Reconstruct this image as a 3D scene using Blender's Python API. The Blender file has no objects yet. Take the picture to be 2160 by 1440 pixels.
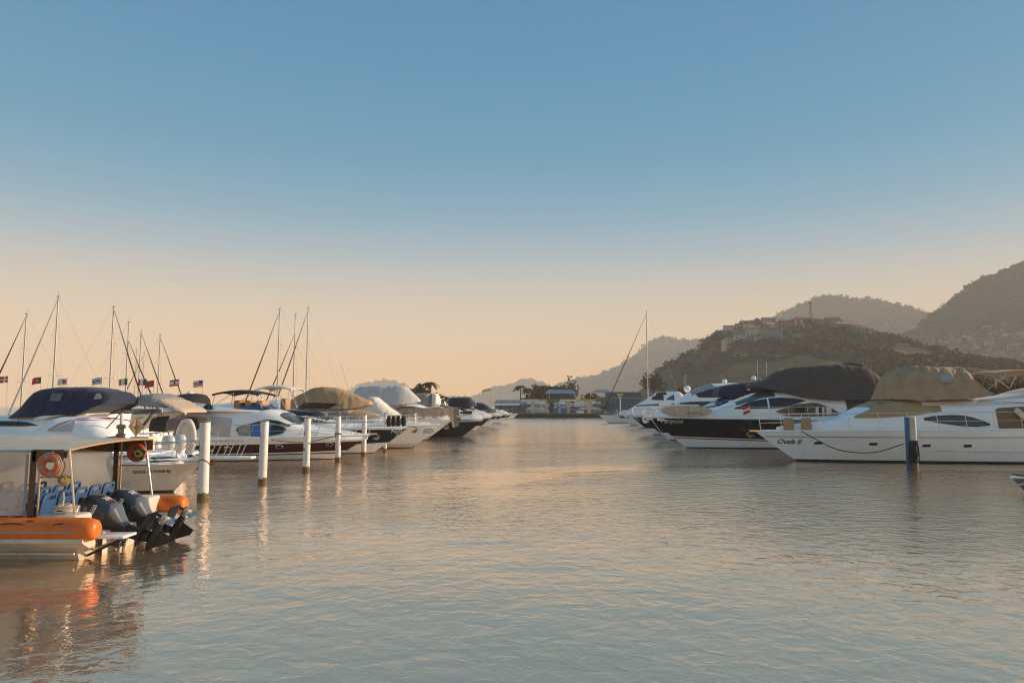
import bpy, bmesh, math, random
import numpy as np
from mathutils import Vector, Matrix, noise

random.seed(7)
rng = np.random.default_rng(7)
scene = bpy.context.scene
col = scene.collection
R = math.radians

# ------------------------------------------------------------------ camera
F, HC = 1500.0, 2.7                       # focal length in photo pixels, eye height above the water
PITCH = math.atan(136 / F)
cam_d = bpy.data.cameras.new('camera')
cam_d.sensor_width = 36.0
cam_d.lens = F / 2160 * 36
cam_d.clip_start, cam_d.clip_end = 0.1, 12000
cam = bpy.data.objects.new('camera', cam_d)
cam.location = (0, 0, HC)
cam.rotation_euler = (math.pi / 2 + PITCH, 0, 0)
col.objects.link(cam)
scene.camera = cam

# ------------------------------------------------------------------ sky and sun
SUN_EL, SUN_AZ = R(18), R(76)             # azimuth from the view direction towards the right
world = bpy.data.worlds.new('World'); scene.world = world; world.use_nodes = True
nt = world.node_tree; nt.nodes.clear()
def lin(r, g, b):
    f = lambda c: (c / 255 / 12.92) if c <= 10 else ((c / 255 + 0.055) / 1.055) ** 2.4
    return (f(r), f(g), f(b), 1)
out = nt.nodes.new('ShaderNodeOutputWorld')
bg = nt.nodes.new('ShaderNodeBackground'); bg.inputs['Strength'].default_value = 1.0
sky = nt.nodes.new('ShaderNodeTexSky'); sky.sky_type = 'NISHITA'; sky.sun_disc = False
sky.sun_elevation = SUN_EL; sky.sun_rotation = SUN_AZ; sky.dust_density = 3.0; sky.air_density = 1.2
tc = nt.nodes.new('ShaderNodeTexCoord'); sep = nt.nodes.new('ShaderNodeSeparateXYZ')
rmp = nt.nodes.new('ShaderNodeValToRGB'); rmp.color_ramp.interpolation = 'B_SPLINE'
els = [(0.000, (222, 164, 88)), (0.030, (222, 166, 94)), (0.065, (212, 166, 108)), (0.100, (197, 168, 130)), (0.138, (178, 164, 144)),
       (0.172, (153, 156, 153)), (0.206, (122, 146, 158)), (0.256, (70, 132, 159)), (0.33, (14, 119, 153)), (0.48, (0, 105, 146)), (0.7, (34, 104, 138)), (1.0, (50, 106, 134))]
cr = rmp.color_ramp
while len(cr.elements) < len(els): cr.elements.new(0.5)
for e, (p, c) in zip(cr.elements, els): e.position = p; e.color = lin(*c)
mul = nt.nodes.new('ShaderNodeMixRGB'); mul.blend_type = 'MULTIPLY'; mul.inputs[0].default_value = 1.0; mul.inputs[2].default_value = (0.007, 0.007, 0.007, 1)
add = nt.nodes.new('ShaderNodeMixRGB'); add.blend_type = 'ADD'; add.inputs[0].default_value = 1.0
L = nt.links.new
L(tc.outputs['Generated'], sep.inputs[0]); L(sep.outputs['Z'], rmp.inputs[0])
L(sky.outputs[0], mul.inputs[1]); L(rmp.outputs[0], add.inputs[1]); L(mul.outputs[0], add.inputs[2])
L(add.outputs[0], bg.inputs[0]); L(bg.outputs[0], out.inputs[0])

sd = bpy.data.lights.new('sun', 'SUN'); sd.energy = 4.5; sd.angle = R(0.8); sd.color = (1.0, 0.76, 0.53)
sun = bpy.data.objects.new('sun', sd); col.objects.link(sun)
S = Vector((math.cos(SUN_EL) * math.sin(SUN_AZ), math.cos(SUN_EL) * math.cos(SUN_AZ), math.sin(SUN_EL)))
sun.rotation_euler = S.to_track_quat('Z', 'Y').to_euler()
sun.location = S * 100

vs = scene.view_settings
scene.display_settings.display_device = 'sRGB'
vs.view_transform = 'Standard'; vs.look = 'None'; vs.exposure = 0.55; vs.gamma = 1.0
vs.use_curve_mapping = False
scene.cycles.use_denoising = True; scene.cycles.filter_width = 1.15
scene.cycles.max_bounces = 6; scene.cycles.transparent_max_bounces = 12; scene.cycles.volume_bounces = 1
scene.cycles.caustics_reflective = True; scene.cycles.blur_glossy = 2.0; scene.cycles.sample_clamp_indirect = 4.0; scene.cycles.caustics_refractive = False

HAZE = 0.00042
# ------------------------------------------------------------------ picture -> place
def at(px, py, Y):
    u, v = (px - 1080) / F, (720 - py) / F
    c, s = math.cos(PITCH), math.sin(PITCH)
    t = Y / (c - v * s)
    return Vector((u * t, Y, HC + t * (s + v * c)))

# ------------------------------------------------------------------ materials
MATS = {}
def M(name, rgb, rough=0.5, metal=0.0, var=0.10, scale=4.0, bump=0.0, coat=0.0, spec=0.5, streak=0.0, ior=None, trans=0.0, alpha=1.0, sheen=0.0, bscale=None, transl=0.0):
    if name in MATS: return MATS[name]
    m = bpy.data.materials.new(name); m.use_nodes = True
    t = m.node_tree; b = t.nodes['Principled BSDF']; ln = t.links.new
    b.inputs['Roughness'].default_value = rough; b.inputs['Metallic'].default_value = metal
    b.inputs['Specular IOR Level'].default_value = spec
    b.inputs['Coat Weight'].default_value = coat; b.inputs['Coat Roughness'].default_value = 0.08
    if ior: b.inputs['IOR'].default_value = ior
    b.inputs['Transmission Weight'].default_value = trans; b.inputs['Alpha'].default_value = alpha
    b.inputs['Sheen Weight'].default_value = sheen
    co = t.nodes.new('ShaderNodeTexCoord')
    n1 = t.nodes.new('ShaderNodeTexNoise'); n1.inputs['Scale'].default_value = scale; n1.inputs['Detail'].default_value = 6
    ln(co.outputs['Object'], n1.inputs['Vector'])
    mx = t.nodes.new('ShaderNodeMixRGB'); mx.inputs[0].default_value = 0
    mr = t.nodes.new('ShaderNodeMapRange'); mr.inputs[1].default_value = 0.3; mr.inputs[2].default_value = 0.7
    ln(n1.outputs[0], mr.inputs[0]); ln(mr.outputs[0], mx.inputs[0])
    lo = [c * (1 - var) for c in rgb]; hi = [min(1, c * (1 + var)) for c in rgb]
    mx.inputs[1].default_value = (*lo, 1); mx.inputs[2].default_value = (*hi, 1)
    outc = mx.outputs[0]
    if streak:                                # run-off stains: noise drawn out downwards
        mp = t.nodes.new('ShaderNodeMapping'); mp.inputs['Scale'].default_value = (7, 7, 0.7)
        n2 = t.nodes.new('ShaderNodeTexNoise'); n2.inputs['Scale'].default_value = 1.0; n2.inputs['Detail'].default_value = 5
        ln(co.outputs['Object'], mp.inputs[0]); ln(mp.outputs[0], n2.inputs['Vector'])
        r2 = t.nodes.new('ShaderNodeMapRange'); r2.inputs[1].default_value = 0.5; r2.inputs[2].default_value = 0.75; r2.inputs[4].default_value = streak
        ln(n2.outputs[0], r2.inputs[0])
        m2 = t.nodes.new('ShaderNodeMixRGB'); m2.blend_type = 'MULTIPLY'; m2.inputs[2].default_value = (0.62, 0.52, 0.38, 1)
        ln(r2.outputs[0], m2.inputs[0]); ln(outc, m2.inputs[1]); outc = m2.outputs[0]
    ln(outc, b.inputs['Base Color'])
    r3 = t.nodes.new('ShaderNodeMapRange'); r3.inputs[3].default_value = max(0.02, rough - 0.08); r3.inputs[4].default_value = min(1, rough + 0.08)
    ln(n1.outputs[0], r3.inputs[0]); ln(r3.outputs[0], b.inputs['Roughness'])
    if bump:
        n3 = t.nodes.new('ShaderNodeTexNoise'); n3.inputs['Scale'].default_value = bscale or scale * 3; n3.inputs['Detail'].default_value = 4
        ln(co.outputs['Object'], n3.inputs['Vector'])
        bp = t.nodes.new('ShaderNodeBump'); bp.inputs['Strength'].default_value = bump; bp.inputs['Distance'].default_value = 0.05
        ln(n3.outputs[0], bp.inputs['Height']); ln(bp.outputs[0], b.inputs['Normal'])
    if transl:
        tl = t.nodes.new('ShaderNodeBsdfTranslucent'); ln(outc, tl.inputs['Color']); ms = t.nodes.new('ShaderNodeMixShader'); ms.inputs[0].default_value = transl
        src = b.outputs[0]
        ln(src, ms.inputs[1]); ln(tl.outputs[0], ms.inputs[2])
        if alpha < 1:
            tp = t.nodes.new('ShaderNodeBsdfTransparent'); m3 = t.nodes.new('ShaderNodeMixShader'); m3.inputs[0].default_value = alpha; b.inputs['Alpha'].default_value = 1.0
            ln(tp.outputs[0], m3.inputs[1]); ln(ms.outputs[0], m3.inputs[2]); ln(m3.outputs[0], t.nodes['Material Output'].inputs['Surface'])
        else: ln(ms.outputs[0], t.nodes['Material Output'].inputs['Surface'])
    MATS[name] = m
    return m

WHITE = M('gelcoat_white', (0.86, 0.85, 0.84), 0.25, var=0.04, scale=1.2, coat=0.3, streak=0.22)
WHITE2 = M('gelcoat_clean', (0.87, 0.865, 0.86), 0.3, var=0.03, scale=1.5, coat=0.2, streak=0.08)
OLDWHITE = M('gelcoat_aged', (0.60, 0.55, 0.47), 0.4, var=0.08, scale=1.5, streak=0.4)
CREAM = M('cream_paint', (0.70, 0.62, 0.48), 0.4, var=0.06)
MAROON = M('maroon_paint', (0.045, 0.008, 0.008), 0.2, coat=0.15, spec=0.35, var=0.15)
BLACKH = M('black_gelcoat', (0.006, 0.006, 0.007), 0.2, coat=0.1, spec=0.3, var=0.2)
DGREEN = M('dark_green_gelcoat', (0.008, 0.014, 0.012), 0.2, coat=0.1, spec=0.35, var=0.2)
NAVYH = M('navy_gelcoat', (0.006, 0.011, 0.04), 0.2, coat=0.1, spec=0.35, var=0.2)
GREYH = M('grey_gelcoat', (0.16, 0.16, 0.17), 0.35, var=0.1)
ANTIF = M('bottom_paint', (0.015, 0.014, 0.014), 0.7, var=0.3)
REDS = M('red_stripe', (0.42, 0.02, 0.02), 0.3)
TEAK = M('teak', (0.22, 0.11, 0.045), 0.55, var=0.2, scale=9)
GLASS = M('dark_glass', (0.012, 0.013, 0.016), 0.06, spec=0.6, var=0.2)
GLASSG = M('smoked_glass', (0.07, 0.075, 0.08), 0.08, spec=0.6, var=0.2)
GLASSB = M('blue_glass', (0.02, 0.06, 0.22), 0.08, spec=0.6, var=0.2)
OLIVEG = M('olive_glass', (0.045, 0.035, 0.02), 0.08, spec=0.6, var=0.3)
CHROME = M('stainless', (0.62, 0.60, 0.58), 0.22, metal=1.0, var=0.08)
ALU = M('mast_aluminium', (0.42, 0.40, 0.38), 0.45, metal=0.6, var=0.1)
BLACK = M('black_rubber', (0.012, 0.012, 0.013), 0.6, var=0.2)
DARK = M('dark_interior', (0.02, 0.018, 0.02), 0.8, var=0.3)
NAVY = M('navy_canvas', (0.008, 0.014, 0.048), 0.85, var=0.2, scale=2, bump=0.3, sheen=0.1)
NAVYL = M('blue_canvas', (0.015, 0.045, 0.14), 0.85, var=0.2, scale=2, bump=0.3)
TANC = M('tan_canvas', (0.40, 0.265, 0.145), 0.9, var=0.12, scale=2, bump=0.4)
TAND = M('taupe_canvas', (0.37, 0.255, 0.155), 0.9, var=0.14, scale=2, bump=0.5)
GREYC = M('charcoal_canvas', (0.078, 0.064, 0.055), 0.9, var=0.14, scale=2, bump=0.35)
LGREYC = M('pale_grey_canvas', (0.50, 0.48, 0.48), 0.85, var=0.08, scale=2, bump=0.3)
WCANV = M('white_canvas', (0.72, 0.66, 0.58), 0.85, var=0.08, scale=2, bump=0.3)
BLKC = M('black_canvas', (0.014, 0.013, 0.016), 0.85, var=0.2, scale=2, bump=0.3)
MAUVE = M('mauve_canvas', (0.20, 0.14, 0.13), 0.9, var=0.12, bump=0.3)
BROWNC = M('brown_canvas', (0.20, 0.105, 0.04), 0.9, var=0.2, bump=0.4, transl=0.3)
BLUEP = M('bright_blue_paint', (0.008, 0.095, 0.24), 0.5, var=0.12)
BLUEF = M('blue_panel', (0.02, 0.16, 0.52), 0.6, var=0.1)
VINYLW = M('window_vinyl', (0.32, 0.30, 0.27), 0.25, var=0.15)
ROPE = M('dark_rope', (0.02, 0.018, 0.016), 0.9, var=0.3)
ROPEL = M('pale_rope', (0.55, 0.47, 0.36), 0.9, var=0.2)
PILE = M('painted_pile', (0.74, 0.70, 0.66), 0.6, var=0.08, scale=3, streak=0.45, bump=0.15)
WEED = M('weed_band', (0.16, 0.10, 0.028), 0.8, var=0.4, scale=14, bump=0.5)
COPPER = M('bronze_anchor', (0.42, 0.17, 0.06), 0.4, metal=0.7)
GALV = M('galvanised', (0.34, 0.32, 0.29), 0.5, metal=0.8, var=0.2)
def flat(name, rgb): return M(name, rgb, 0.8, var=0.06)
FRED, FGRN, FWHT, FYEL, FBLU = flat('flag_red', (0.50, 0.02, 0.02)), flat('flag_green', (0.01, 0.13, 0.045)), flat('flag_white', (0.72, 0.70, 0.68)), flat('flag_yellow', (0.70, 0.42, 0.02)), flat('flag_blue', (0.02, 0.05, 0.25))

# ------------------------------------------------------------------ mesh helpers
def thing(name, label, cat, loc=(0, 0, 0), rz=0.0, group=None):
    o = bpy.data.objects.new(name, None); o.empty_display_size = 0.3
    o.location = loc; o.rotation_euler = (0, 0, rz); o['label'] = label; o['category'] = cat
    if group: o['group'] = group
    col.objects.link(o); return o
def tag(o, label=None, cat=None, group=None, kind=None):
    for k, v in (('label', label), ('category', cat), ('group', group), ('kind', kind)):
        if v: o[k] = v
    return o
def obj(name, me, parent=None, loc=None):
    o = bpy.data.objects.new(name, me); col.objects.link(o)
    if parent: o.parent = parent
    if loc is not None: o.location = loc
    return o
def mesh(name, vs_, fs, mats, parent=None, smooth=True, mi=None, loc=None, angle=None):
    me = bpy.data.meshes.new(name); me.from_pydata([tuple(v) for v in vs_], [], [tuple(f) for f in fs])
    for m in (mats if isinstance(mats, (list, tuple)) else [mats]): me.materials.append(m)
    if mi is not None: me.polygons.foreach_set('material_index', np.array(mi, dtype=np.int32))
    me.polygons.foreach_set('use_smooth', np.full(len(me.polygons), smooth))
    bm = bmesh.new(); bm.from_mesh(me); bmesh.ops.recalc_face_normals(bm, faces=bm.faces)
    if smooth:
        for e in bm.edges:
            if len(e.link_faces) == 2 and e.calc_face_angle(0) > (angle or 0.7): e.smooth = False
    bm.to_mesh(me); bm.free(); me.update()
    return obj(name, me, parent, loc)
def grid_faces(nu, nv, closed_v=False, base=0):
    fs = []
    for i in range(nu - 1):
        for j in range(nv if closed_v else nv - 1):
            a, b = i * nv + j, i * nv + (j + 1) % nv
            fs.append((base + a, base + b, base + b + nv, base + a + nv))
    return fs
def loft(name, secs, mat, parent=None, closed=True, caps=True, smooth=True, loc=None, angle=None):
    nv = len(secs[0]); vs_ = [p for s in secs for p in s]
    fs = grid_faces(len(secs), nv, closed)
    if caps: fs += [tuple(range(nv)), tuple((len(secs) - 1) * nv + k for k in range(nv))]
    return mesh(name, vs_, fs, mat, parent, smooth, loc=loc, angle=angle)
_cyl = {}
def cyl_mesh(mat, n=8):
    if (mat.name, n) not in _cyl:
        vs_ = [(math.cos(2 * math.pi * k / n), math.sin(2 * math.pi * k / n), z) for z in (0, 1) for k in range(n)]
        fs = [(k, (k + 1) % n, n + (k + 1) % n, n + k) for k in range(n)] + [tuple(range(n - 1, -1, -1)), tuple(range(n, 2 * n))]
        me = bpy.data.meshes.new('rod'); me.from_pydata(vs_, [], fs); me.materials.append(mat)
        for p in me.polygons: p.use_smooth = len(p.vertices) == 4
        _cyl[(mat.name, n)] = me
    return _cyl[(mat.name, n)]
def rod(name, p0, p1, r, mat, parent=None, n=8):
    p0, p1 = Vector(p0), Vector(p1); d = p1 - p0
    o = obj(name, cyl_mesh(mat, n), parent)
    o.location = p0; o.rotation_euler = d.to_track_quat('Z', 'Y').to_euler(); o.scale = (r, r, d.length)
    return o
_box = {}
def box_mesh(mat):
    if mat.name not in _box:
        bm = bmesh.new(); bmesh.ops.create_cube(bm, size=1)
        me = bpy.data.meshes.new('box'); bm.to_mesh(me); bm.free(); me.materials.append(mat); _box[mat.name] = me
    return _box[mat.name]
def box(name, c, s, mat, parent=None, rz=0.0, ry=0.0):
    o = obj(name, box_mesh(mat), parent); o.location = c; o.scale = s; o.rotation_euler = (0, ry, rz); return o
def bbox(name, c, s, mat, parent=None, bev=0.02, seg=2, rz=0.0, ry=0.0):
    bm = bmesh.new(); bmesh.ops.create_cube(bm, size=1); bmesh.ops.scale(bm, vec=s, verts=bm.verts)
    bmesh.ops.bevel(bm, geom=bm.edges[:], offset=bev, segments=seg, profile=0.5, affect='EDGES')
    me = bpy.data.meshes.new(name); bm.to_mesh(me); bm.free(); me.materials.append(mat)
    for p in me.polygons: p.use_smooth = True
    o = obj(name, me, parent, c); o.rotation_euler = (0, ry, rz); return o
def tube(name, pts, r, mat, parent=None, n=6, closed=False, caps=True):
    pts = [Vector(p) for p in pts]; secs = []; up = Vector((0, 0, 1)); N = len(pts)
    for i, p in enumerate(pts):
        a = pts[(i - 1) % N] if (closed or i > 0) else p
        b = pts[(i + 1) % N] if (closed or i < N - 1) else p
        t = (b - a).normalized()
        x = t.cross(up)
        if x.length < 0.05: x = t.cross(Vector((1, 0, 0)))
        x.normalize(); y = t.cross(x)
        rr = r[i] if isinstance(r, (list, tuple)) else r
        secs.append([p + rr * (math.cos(2 * math.pi * k / n) * x + math.sin(2 * math.pi * k / n) * y) for k in range(n)])
    if closed: secs.append(secs[0])
    return loft(name, secs, mat, parent, True, not closed and caps, angle=1.2)
def curve_pts(pts, k=6):
    pts = [Vector(p) for p in pts]; o = []
    P = [2 * pts[0] - pts[1]] + pts + [2 * pts[-1] - pts[-2]]
    for i in range(1, len(P) - 2):
        for j in range(k):
            t = j / k; a, b, c, d = P[i - 1], P[i], P[i + 1], P[i + 2]
            o.append(0.5 * ((2 * b) + (c - a) * t + (2 * a - 5 * b + 4 * c - d) * t * t + (3 * b - a - 3 * c + d) * t ** 3))
    o.append(pts[-1]); return o
def lathe(name, prof, mat, parent=None, n=16, loc=None, axis='z'):
    secs = []
    for r, z in prof:
        ring = []
        for k in range(n):
            a = 2 * math.pi * k / n; p = (r * math.cos(a), r * math.sin(a), z)
            ring.append(p if axis == 'z' else ((p[2], p[0], p[1]) if axis == 'x' else (p[0], p[2], p[1])))
        secs.append(ring)
    return loft(name, secs, mat, parent, True, True, loc=loc, angle=0.9)
def ball(name, c, r, mat, parent=None, n=14, sz=1.0):
    prof = [(max(0.002, r * math.sin(math.pi * k / 10)), -r * sz * math.cos(math.pi * k / 10)) for k in range(11)]
    return lathe(name, prof, mat, parent, n, c)
def torus(name, c, Rm, r, mat, parent=None, n=28, m=12, axis='y'):
    vs_ = []; mi = []
    for i in range(n):
        a = 2 * math.pi * i / n
        for j in range(m):
            b = 2 * math.pi * j / m; q = Rm + r * math.cos(b); p = (q * math.cos(a), r * math.sin(b), q * math.sin(a))
            vs_.append(p if axis == 'y' else (p[1], p[0], p[2]))
    fs = [(i * m + j, i * m + (j + 1) % m, ((i + 1) % n) * m + (j + 1) % m, ((i + 1) % n) * m + j) for i in range(n) for j in range(m)]
    if isinstance(mat, (list, tuple)):
        mi = [1 if (i % (n // 4)) < 2 else 0 for i in range(n) for j in range(m)]
        return mesh(name, vs_, fs, mat, parent, True, mi, c)
    return mesh(name, vs_, fs, mat, parent, True, None, c)
def text_verts(s, size, shear=0.0, bold=0.0):
    cu = bpy.data.curves.new('lettering', 'FONT'); cu.body = s; cu.size = size; cu.shear = shear; cu.offset = bold; cu.resolution_u = 3; cu.fill_mode = 'FRONT'
    o = bpy.data.objects.new('lettering', cu); col.objects.link(o)
    bpy.context.view_layer.update()
    dg = bpy.context.evaluated_depsgraph_get(); me = o.evaluated_get(dg).to_mesh()
    v = [tuple(p.co) for p in me.vertices]; f = [tuple(p.vertices) for p in me.polygons]
    o.evaluated_get(dg).to_mesh_clear(); bpy.data.objects.remove(o); bpy.data.curves.remove(cu)
    return v, f
def lettering(name, s, size, place, mat, parent, shear=0.0, bold=0.0):
    v, f = text_verts(s, size, shear, bold)
    if not v: return None
    return mesh(name, [place(p[0], p[1]) for p in v], f, mat, parent, False)

# ------------------------------------------------------------------ lofted bodies
class Body:                                   # rounded box lofted along x; st = (x, z0, z1, half width)
    def __init__(s, st, n=4.0, tum=0.12, sm=0, res=60):
        st = sorted(st); a = np.array(st, float)
        s.x = np.linspace(a[0, 0], a[-1, 0], res)
        s.c = [np.interp(s.x, a[:, 0], a[:, k]) for k in (1, 2, 3)]
        for _ in range(sm):
            for c in s.c: c[1:-1] = (c[:-2] + 2 * c[1:-1] + c[2:]) / 4
        s.n, s.tum = n, tum
    def ev(s, x): return [float(np.interp(x, s.x, c)) for c in s.c]
    def pt(s, x, th):
        z0, z1, w = s.ev(x); c, sn = math.cos(th), math.sin(th)
        k = abs(sn) ** (2 / s.n)
        return Vector((x, math.copysign(abs(c) ** (2 / s.n), c) * w * (1 - s.tum * k), z0 + (z1 - z0) * k))
    def y(s, x, z):
        z0, z1, w = s.ev(x); k = min(1, max(0, (z - z0) / max(1e-4, z1 - z0)))
        return w * (1 - s.tum * k) * (1 - k ** s.n) ** (1 / s.n)
    def build(s, name, mat, parent, nt=20, wr=0.0, freq=1.2, nx=None, seed=0):
        xs = np.linspace(s.x[0], s.x[-1], nx) if nx else s.x
        secs = []
        for x in xs:
            sec = []
            for j in range(nt + 1):
                p = s.pt(x, math.pi * j / nt)
                if wr:
                    z0, z1, w = s.ev(x); q = Vector((p.x * freq + seed, p.y * freq, p.z * freq * 0.55))
                    d = noise.noise(q) * wr + (0.5 - abs(noise.noise(q * 2.3))) * wr * 0.8
                    f = Vector((p.x * 3.1 + 0.7 * noise.noise(q), p.y * 0.7, p.z * 0.8 + seed)); low = 1 - 0.6 * min(1, max(0, (p.z - z0) / max(.05, z1 - z0)))
                    d += (0.22 - abs(noise.noise(f))) * wr * 1.3 * low
                    c = Vector((p.x, 0, (z0 + z1) / 2)); nrm = (p - c)
                    if nrm.length > 1e-4: p = p + nrm.normalized() * d
                sec.append(p)
            secs.append(sec)
        return loft(name, secs, mat, parent, True, True, angle=0.55)
def wrap(parent, name, body, x0, x1, t0, t1, mat, off=0.012, nx=8, ntt=10):
    vs_ = []
    for i in range(nx + 1):
        x = x0 + (x1 - x0) * i / nx
        for j in range(ntt + 1):
            th = t0 + (t1 - t0) * j / ntt
            p = body.pt(x, th); e = 0.02
            du = body.pt(x + e, th) - body.pt(x - e, th); dv = body.pt(x, min(math.pi, th + e)) - body.pt(x, max(0, th - e))
            nn = du.cross(dv)
            if nn.length > 1e-9: nn.normalize()
            z0, z1, w = body.ev(x)
            if nn.dot(p - Vector((x, 0, z0))) < 0: nn = -nn
            vs_.append(p + nn * off)
    return mesh(name, vs_, grid_faces(nx + 1, ntt + 1), mat, parent)
def patch(parent, name, yf, lo, hi, mat, sides=(1, -1), off=0.01, nx=18, nz=4, frame=None, fr=0.014):
    lo, hi = np.array(sorted(lo)), np.array(sorted(hi)); res = []
    xa, xb = max(lo[0, 0], hi[0, 0]), min(lo[-1, 0], hi[-1, 0])
    for sd in sides:
        vs_ = []
        for i in range(nx + 1):
            x = xa + (xb - xa) * (0.5 - 0.5 * math.cos(math.pi * i / nx))
            a, b = np.interp(x, lo[:, 0], lo[:, 1]), np.interp(x, hi[:, 0], hi[:, 1])
            for j in range(nz + 1):
                z = a + (b - a) * j / nz; vs_.append((x, sd * (yf(x, z) + off), z))
        o = mesh(name, vs_, grid_faces(nx + 1, nz + 1), mat, parent); res.append(o)
        if frame:
            ring = [vs_[i * (nz + 1)] for i in range(nx + 1)] + [vs_[i * (nz + 1) + nz] for i in range(nx, -1, -1)]
            cl = [Vector(ring[0])]
            for p in ring[1:]:
                if (Vector(p) - cl[-1]).length > 0.004: cl.append(Vector(p))
            if (cl[0] - cl[-1]).length < 0.004: cl.pop()
            tube('window_frame', cl, fr, frame, o, 5, True)
    return res
def oval(cx, cz, rx, rz, k=1.0, n=20):
    lo, hi = [], []
    for i in range(n + 1):
        t = -1 + 2 * i / n; h = rz * (1 - abs(t) ** (2 * k)) ** (0.5 / k) if abs(t) < 1 else 0
        lo.append((cx + rx * t, cz - h)); hi.append((cx + rx * t, cz + h))
    return lo, hi

class Boat:                                   # x forward from the stern, y to port, z up from the water
    def __init__(s, name, label, cat, tip, Y, L_, B, head, fst, fbow, rake, bands, deck=None, group=None, dk=True, rub=None, plumb=0.0):
        s.L, s.B, s.fst, s.fbow, s.rake, s.Y, s.head = L_, B, fst, fbow, rake, Y, head
        s.Xt = at(tip, 856, Y).x
        s.near = -1 if head == 0 else 1
        loc = (s.Xt - L_, Y, 0) if head == 0 else (s.Xt + L_, Y, 0)
        s.root = thing(name, label, cat, loc, 0.0 if head == 0 else math.pi, group)
        s.build_hull(bands, deck or WHITE2, dk, rub or WHITE2)
    def q(s, px, py, dy=0.0):
        p = at(px, py, s.Y - dy)
        return ((p.x - (s.Xt - s.L)) if s.head == 0 else ((s.Xt + s.L) - p.x), p.z)
    def qs(s, pts, dy=0.0): return [s.q(a, b, dy) for a, b in pts]
    def sheer(s, a): return s.fst + (s.fbow - s.fst) * a * a
    def xb(s, z): return s.L - s.rake * (1 - z / s.fbow) ** 1.08 if z < s.fbow else s.L
    def half(s, a, z):
        a = min(1, max(0, a)); t = min(1, max(0, z / s.sheer(a)))
        k = 0.93 + 0.07 * min(1, a / 0.25)
        hd = s.B / 2 * (1 - max(0, (a - 0.38) / 0.62) ** 2.3) * k
        hw = s.B / 2 * 0.88 * (1 - max(0, (a - 0.12) / 0.88) ** 1.8) * k
        h = hw + (hd - hw) * t ** 0.9
        if z < 0: h *= max(0.2, 1 + z * 1.1)
        return h
    def hy(s, x, z): return s.half(x / s.xb(z), z)
    def build_hull(s, bands, deckm, dk, rub):
        rows, mi = [], []
        lowz, lowb = -0.4, -0.4
        mats = []
        for (zs, zb, m) in bands:
            if m not in mats: mats.append(m)
            for k in range(4):
                rows.append((lowz + (zs - lowz) * k / 4, lowb + (zb - lowb) * k / 4)); mi.append(mats.index(m))
            lowz, lowb = zs, zb
        rows.append((lowz, lowb)); na = 40; nr = len(rows)
        vs_, fs, fm = [], [], []
        for sd in (1, -1):
            base = len(vs_)
            for i in range(na + 1):
                a = (i / na) ** 0.85
                for (zs, zb) in rows:
                    z = zs + (zb - zs) * a * a
                    x = a * s.xb(z); vs_.append((x, sd * s.half(a, z), z))
            for i in range(na):
                for j in range(nr - 1):
                    p = base + i * nr + j; fs.append((p, p + 1, p + nr + 1, p + nr)); fm.append(mi[j])
        n2 = (na + 1) * nr
        for j in range(nr - 1): fs.append((j, j + 1, n2 + j + 1, n2 + j)); fm.append(mi[j])
        s.hull = mesh('hull', vs_, fs, mats, s.root, True, fm, angle=0.6)
        if dk:
            vs_ = []
            for i in range(na + 1):
                a = (i / na) ** 0.85 * 0.995; z = s.sheer(a) - 0.03; x = a * s.xb(z)
                h = max(0.01, s.half(a, z) - 0.01)
                for j in range(9):
                    t = -1 + j / 4; vs_.append((x, h * t, z + 0.06 * s.B / 4 * (1 - t * t)))
            mesh('deck', vs_, grid_faces(na + 1, 9), deckm, s.root)
        pts = []
        for sd in (1, -1):
            seq = [((i / 30) ** 0.85) for i in range(31)]
            if sd < 0: seq = seq[::-1][1:]
            for a in seq: pts.append((a * s.xb(s.sheer(a)) + (0.02 if a == 1 else 0), sd * (s.half(a, s.sheer(a)) + 0.005), s.sheer(a)))
        tube('rub_rail', pts, 0.045, rub, s.root, 6)
    def rail(s, a0, a1, h=0.6, n=8, rk=0.15, r=0.018, mid=True, drop=True, name='bow_rail', inset=0.10, bowx=0.12):
        top = []
        def P(a, sd, z): return Vector((a * s.xb(s.sheer(a)), sd * max(0.0, s.half(a, s.sheer(a)) - inset), s.sheer(a) + z))
        A = [a0 + (a1 - a0) * k / n for k in range(n + 1)]
        left = [P(a, 1, h) + Vector((rk, 0, 0)) for a in A]
        if drop: left = [P(a0, 1, 0.05) - Vector((0.25, 0, 0))] + left
        nose = Vector((s.L + bowx, 0, s.fbow + h)) if a1 > 0.97 else None
        right = [Vector((p.x, -p.y, p.z)) for p in left][::-1]
        rl = tube(name, left + ([nose] if nose else []) + right if nose else left, r, CHROME, s.root, 6)
        if not nose: tube(name, right, r, CHROME, s.root, 6)
        if mid:
            m1 = [P(a, 1, h * 0.5) + Vector((rk * 0.5, 0, 0)) for a in A]
            for sd in (1, -1): tube('guard_wire', [Vector((p.x, sd * p.y, p.z)) for p in m1], r * 0.45, CHROME, rl, 5)
        for a in A:
            for sd in (1, -1): rod('stanchion', P(a, sd, -0.02), P(a, sd, h) + Vector((rk, 0, 0)), r * 0.85, CHROME, rl, 6)
        return rl
    def porthole(s, px, py, rx, rz, k=1.0, mat=None, frame=None):
        x, z = s.on_hull(px, py)
        lo, hi = oval(x, z, rx, rz, k)
        patch(s.root, 'porthole', s.hy, lo, hi, mat or GLASS, off=0.012, nx=14, nz=3, frame=frame or CHROME, fr=0.018)
    def on_hull(s, px, py):
        dy = s.B * 0.4
        for _ in range(5): x, z = s.q(px, py, dy); dy = s.hy(x, z)
        return x, z
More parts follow.
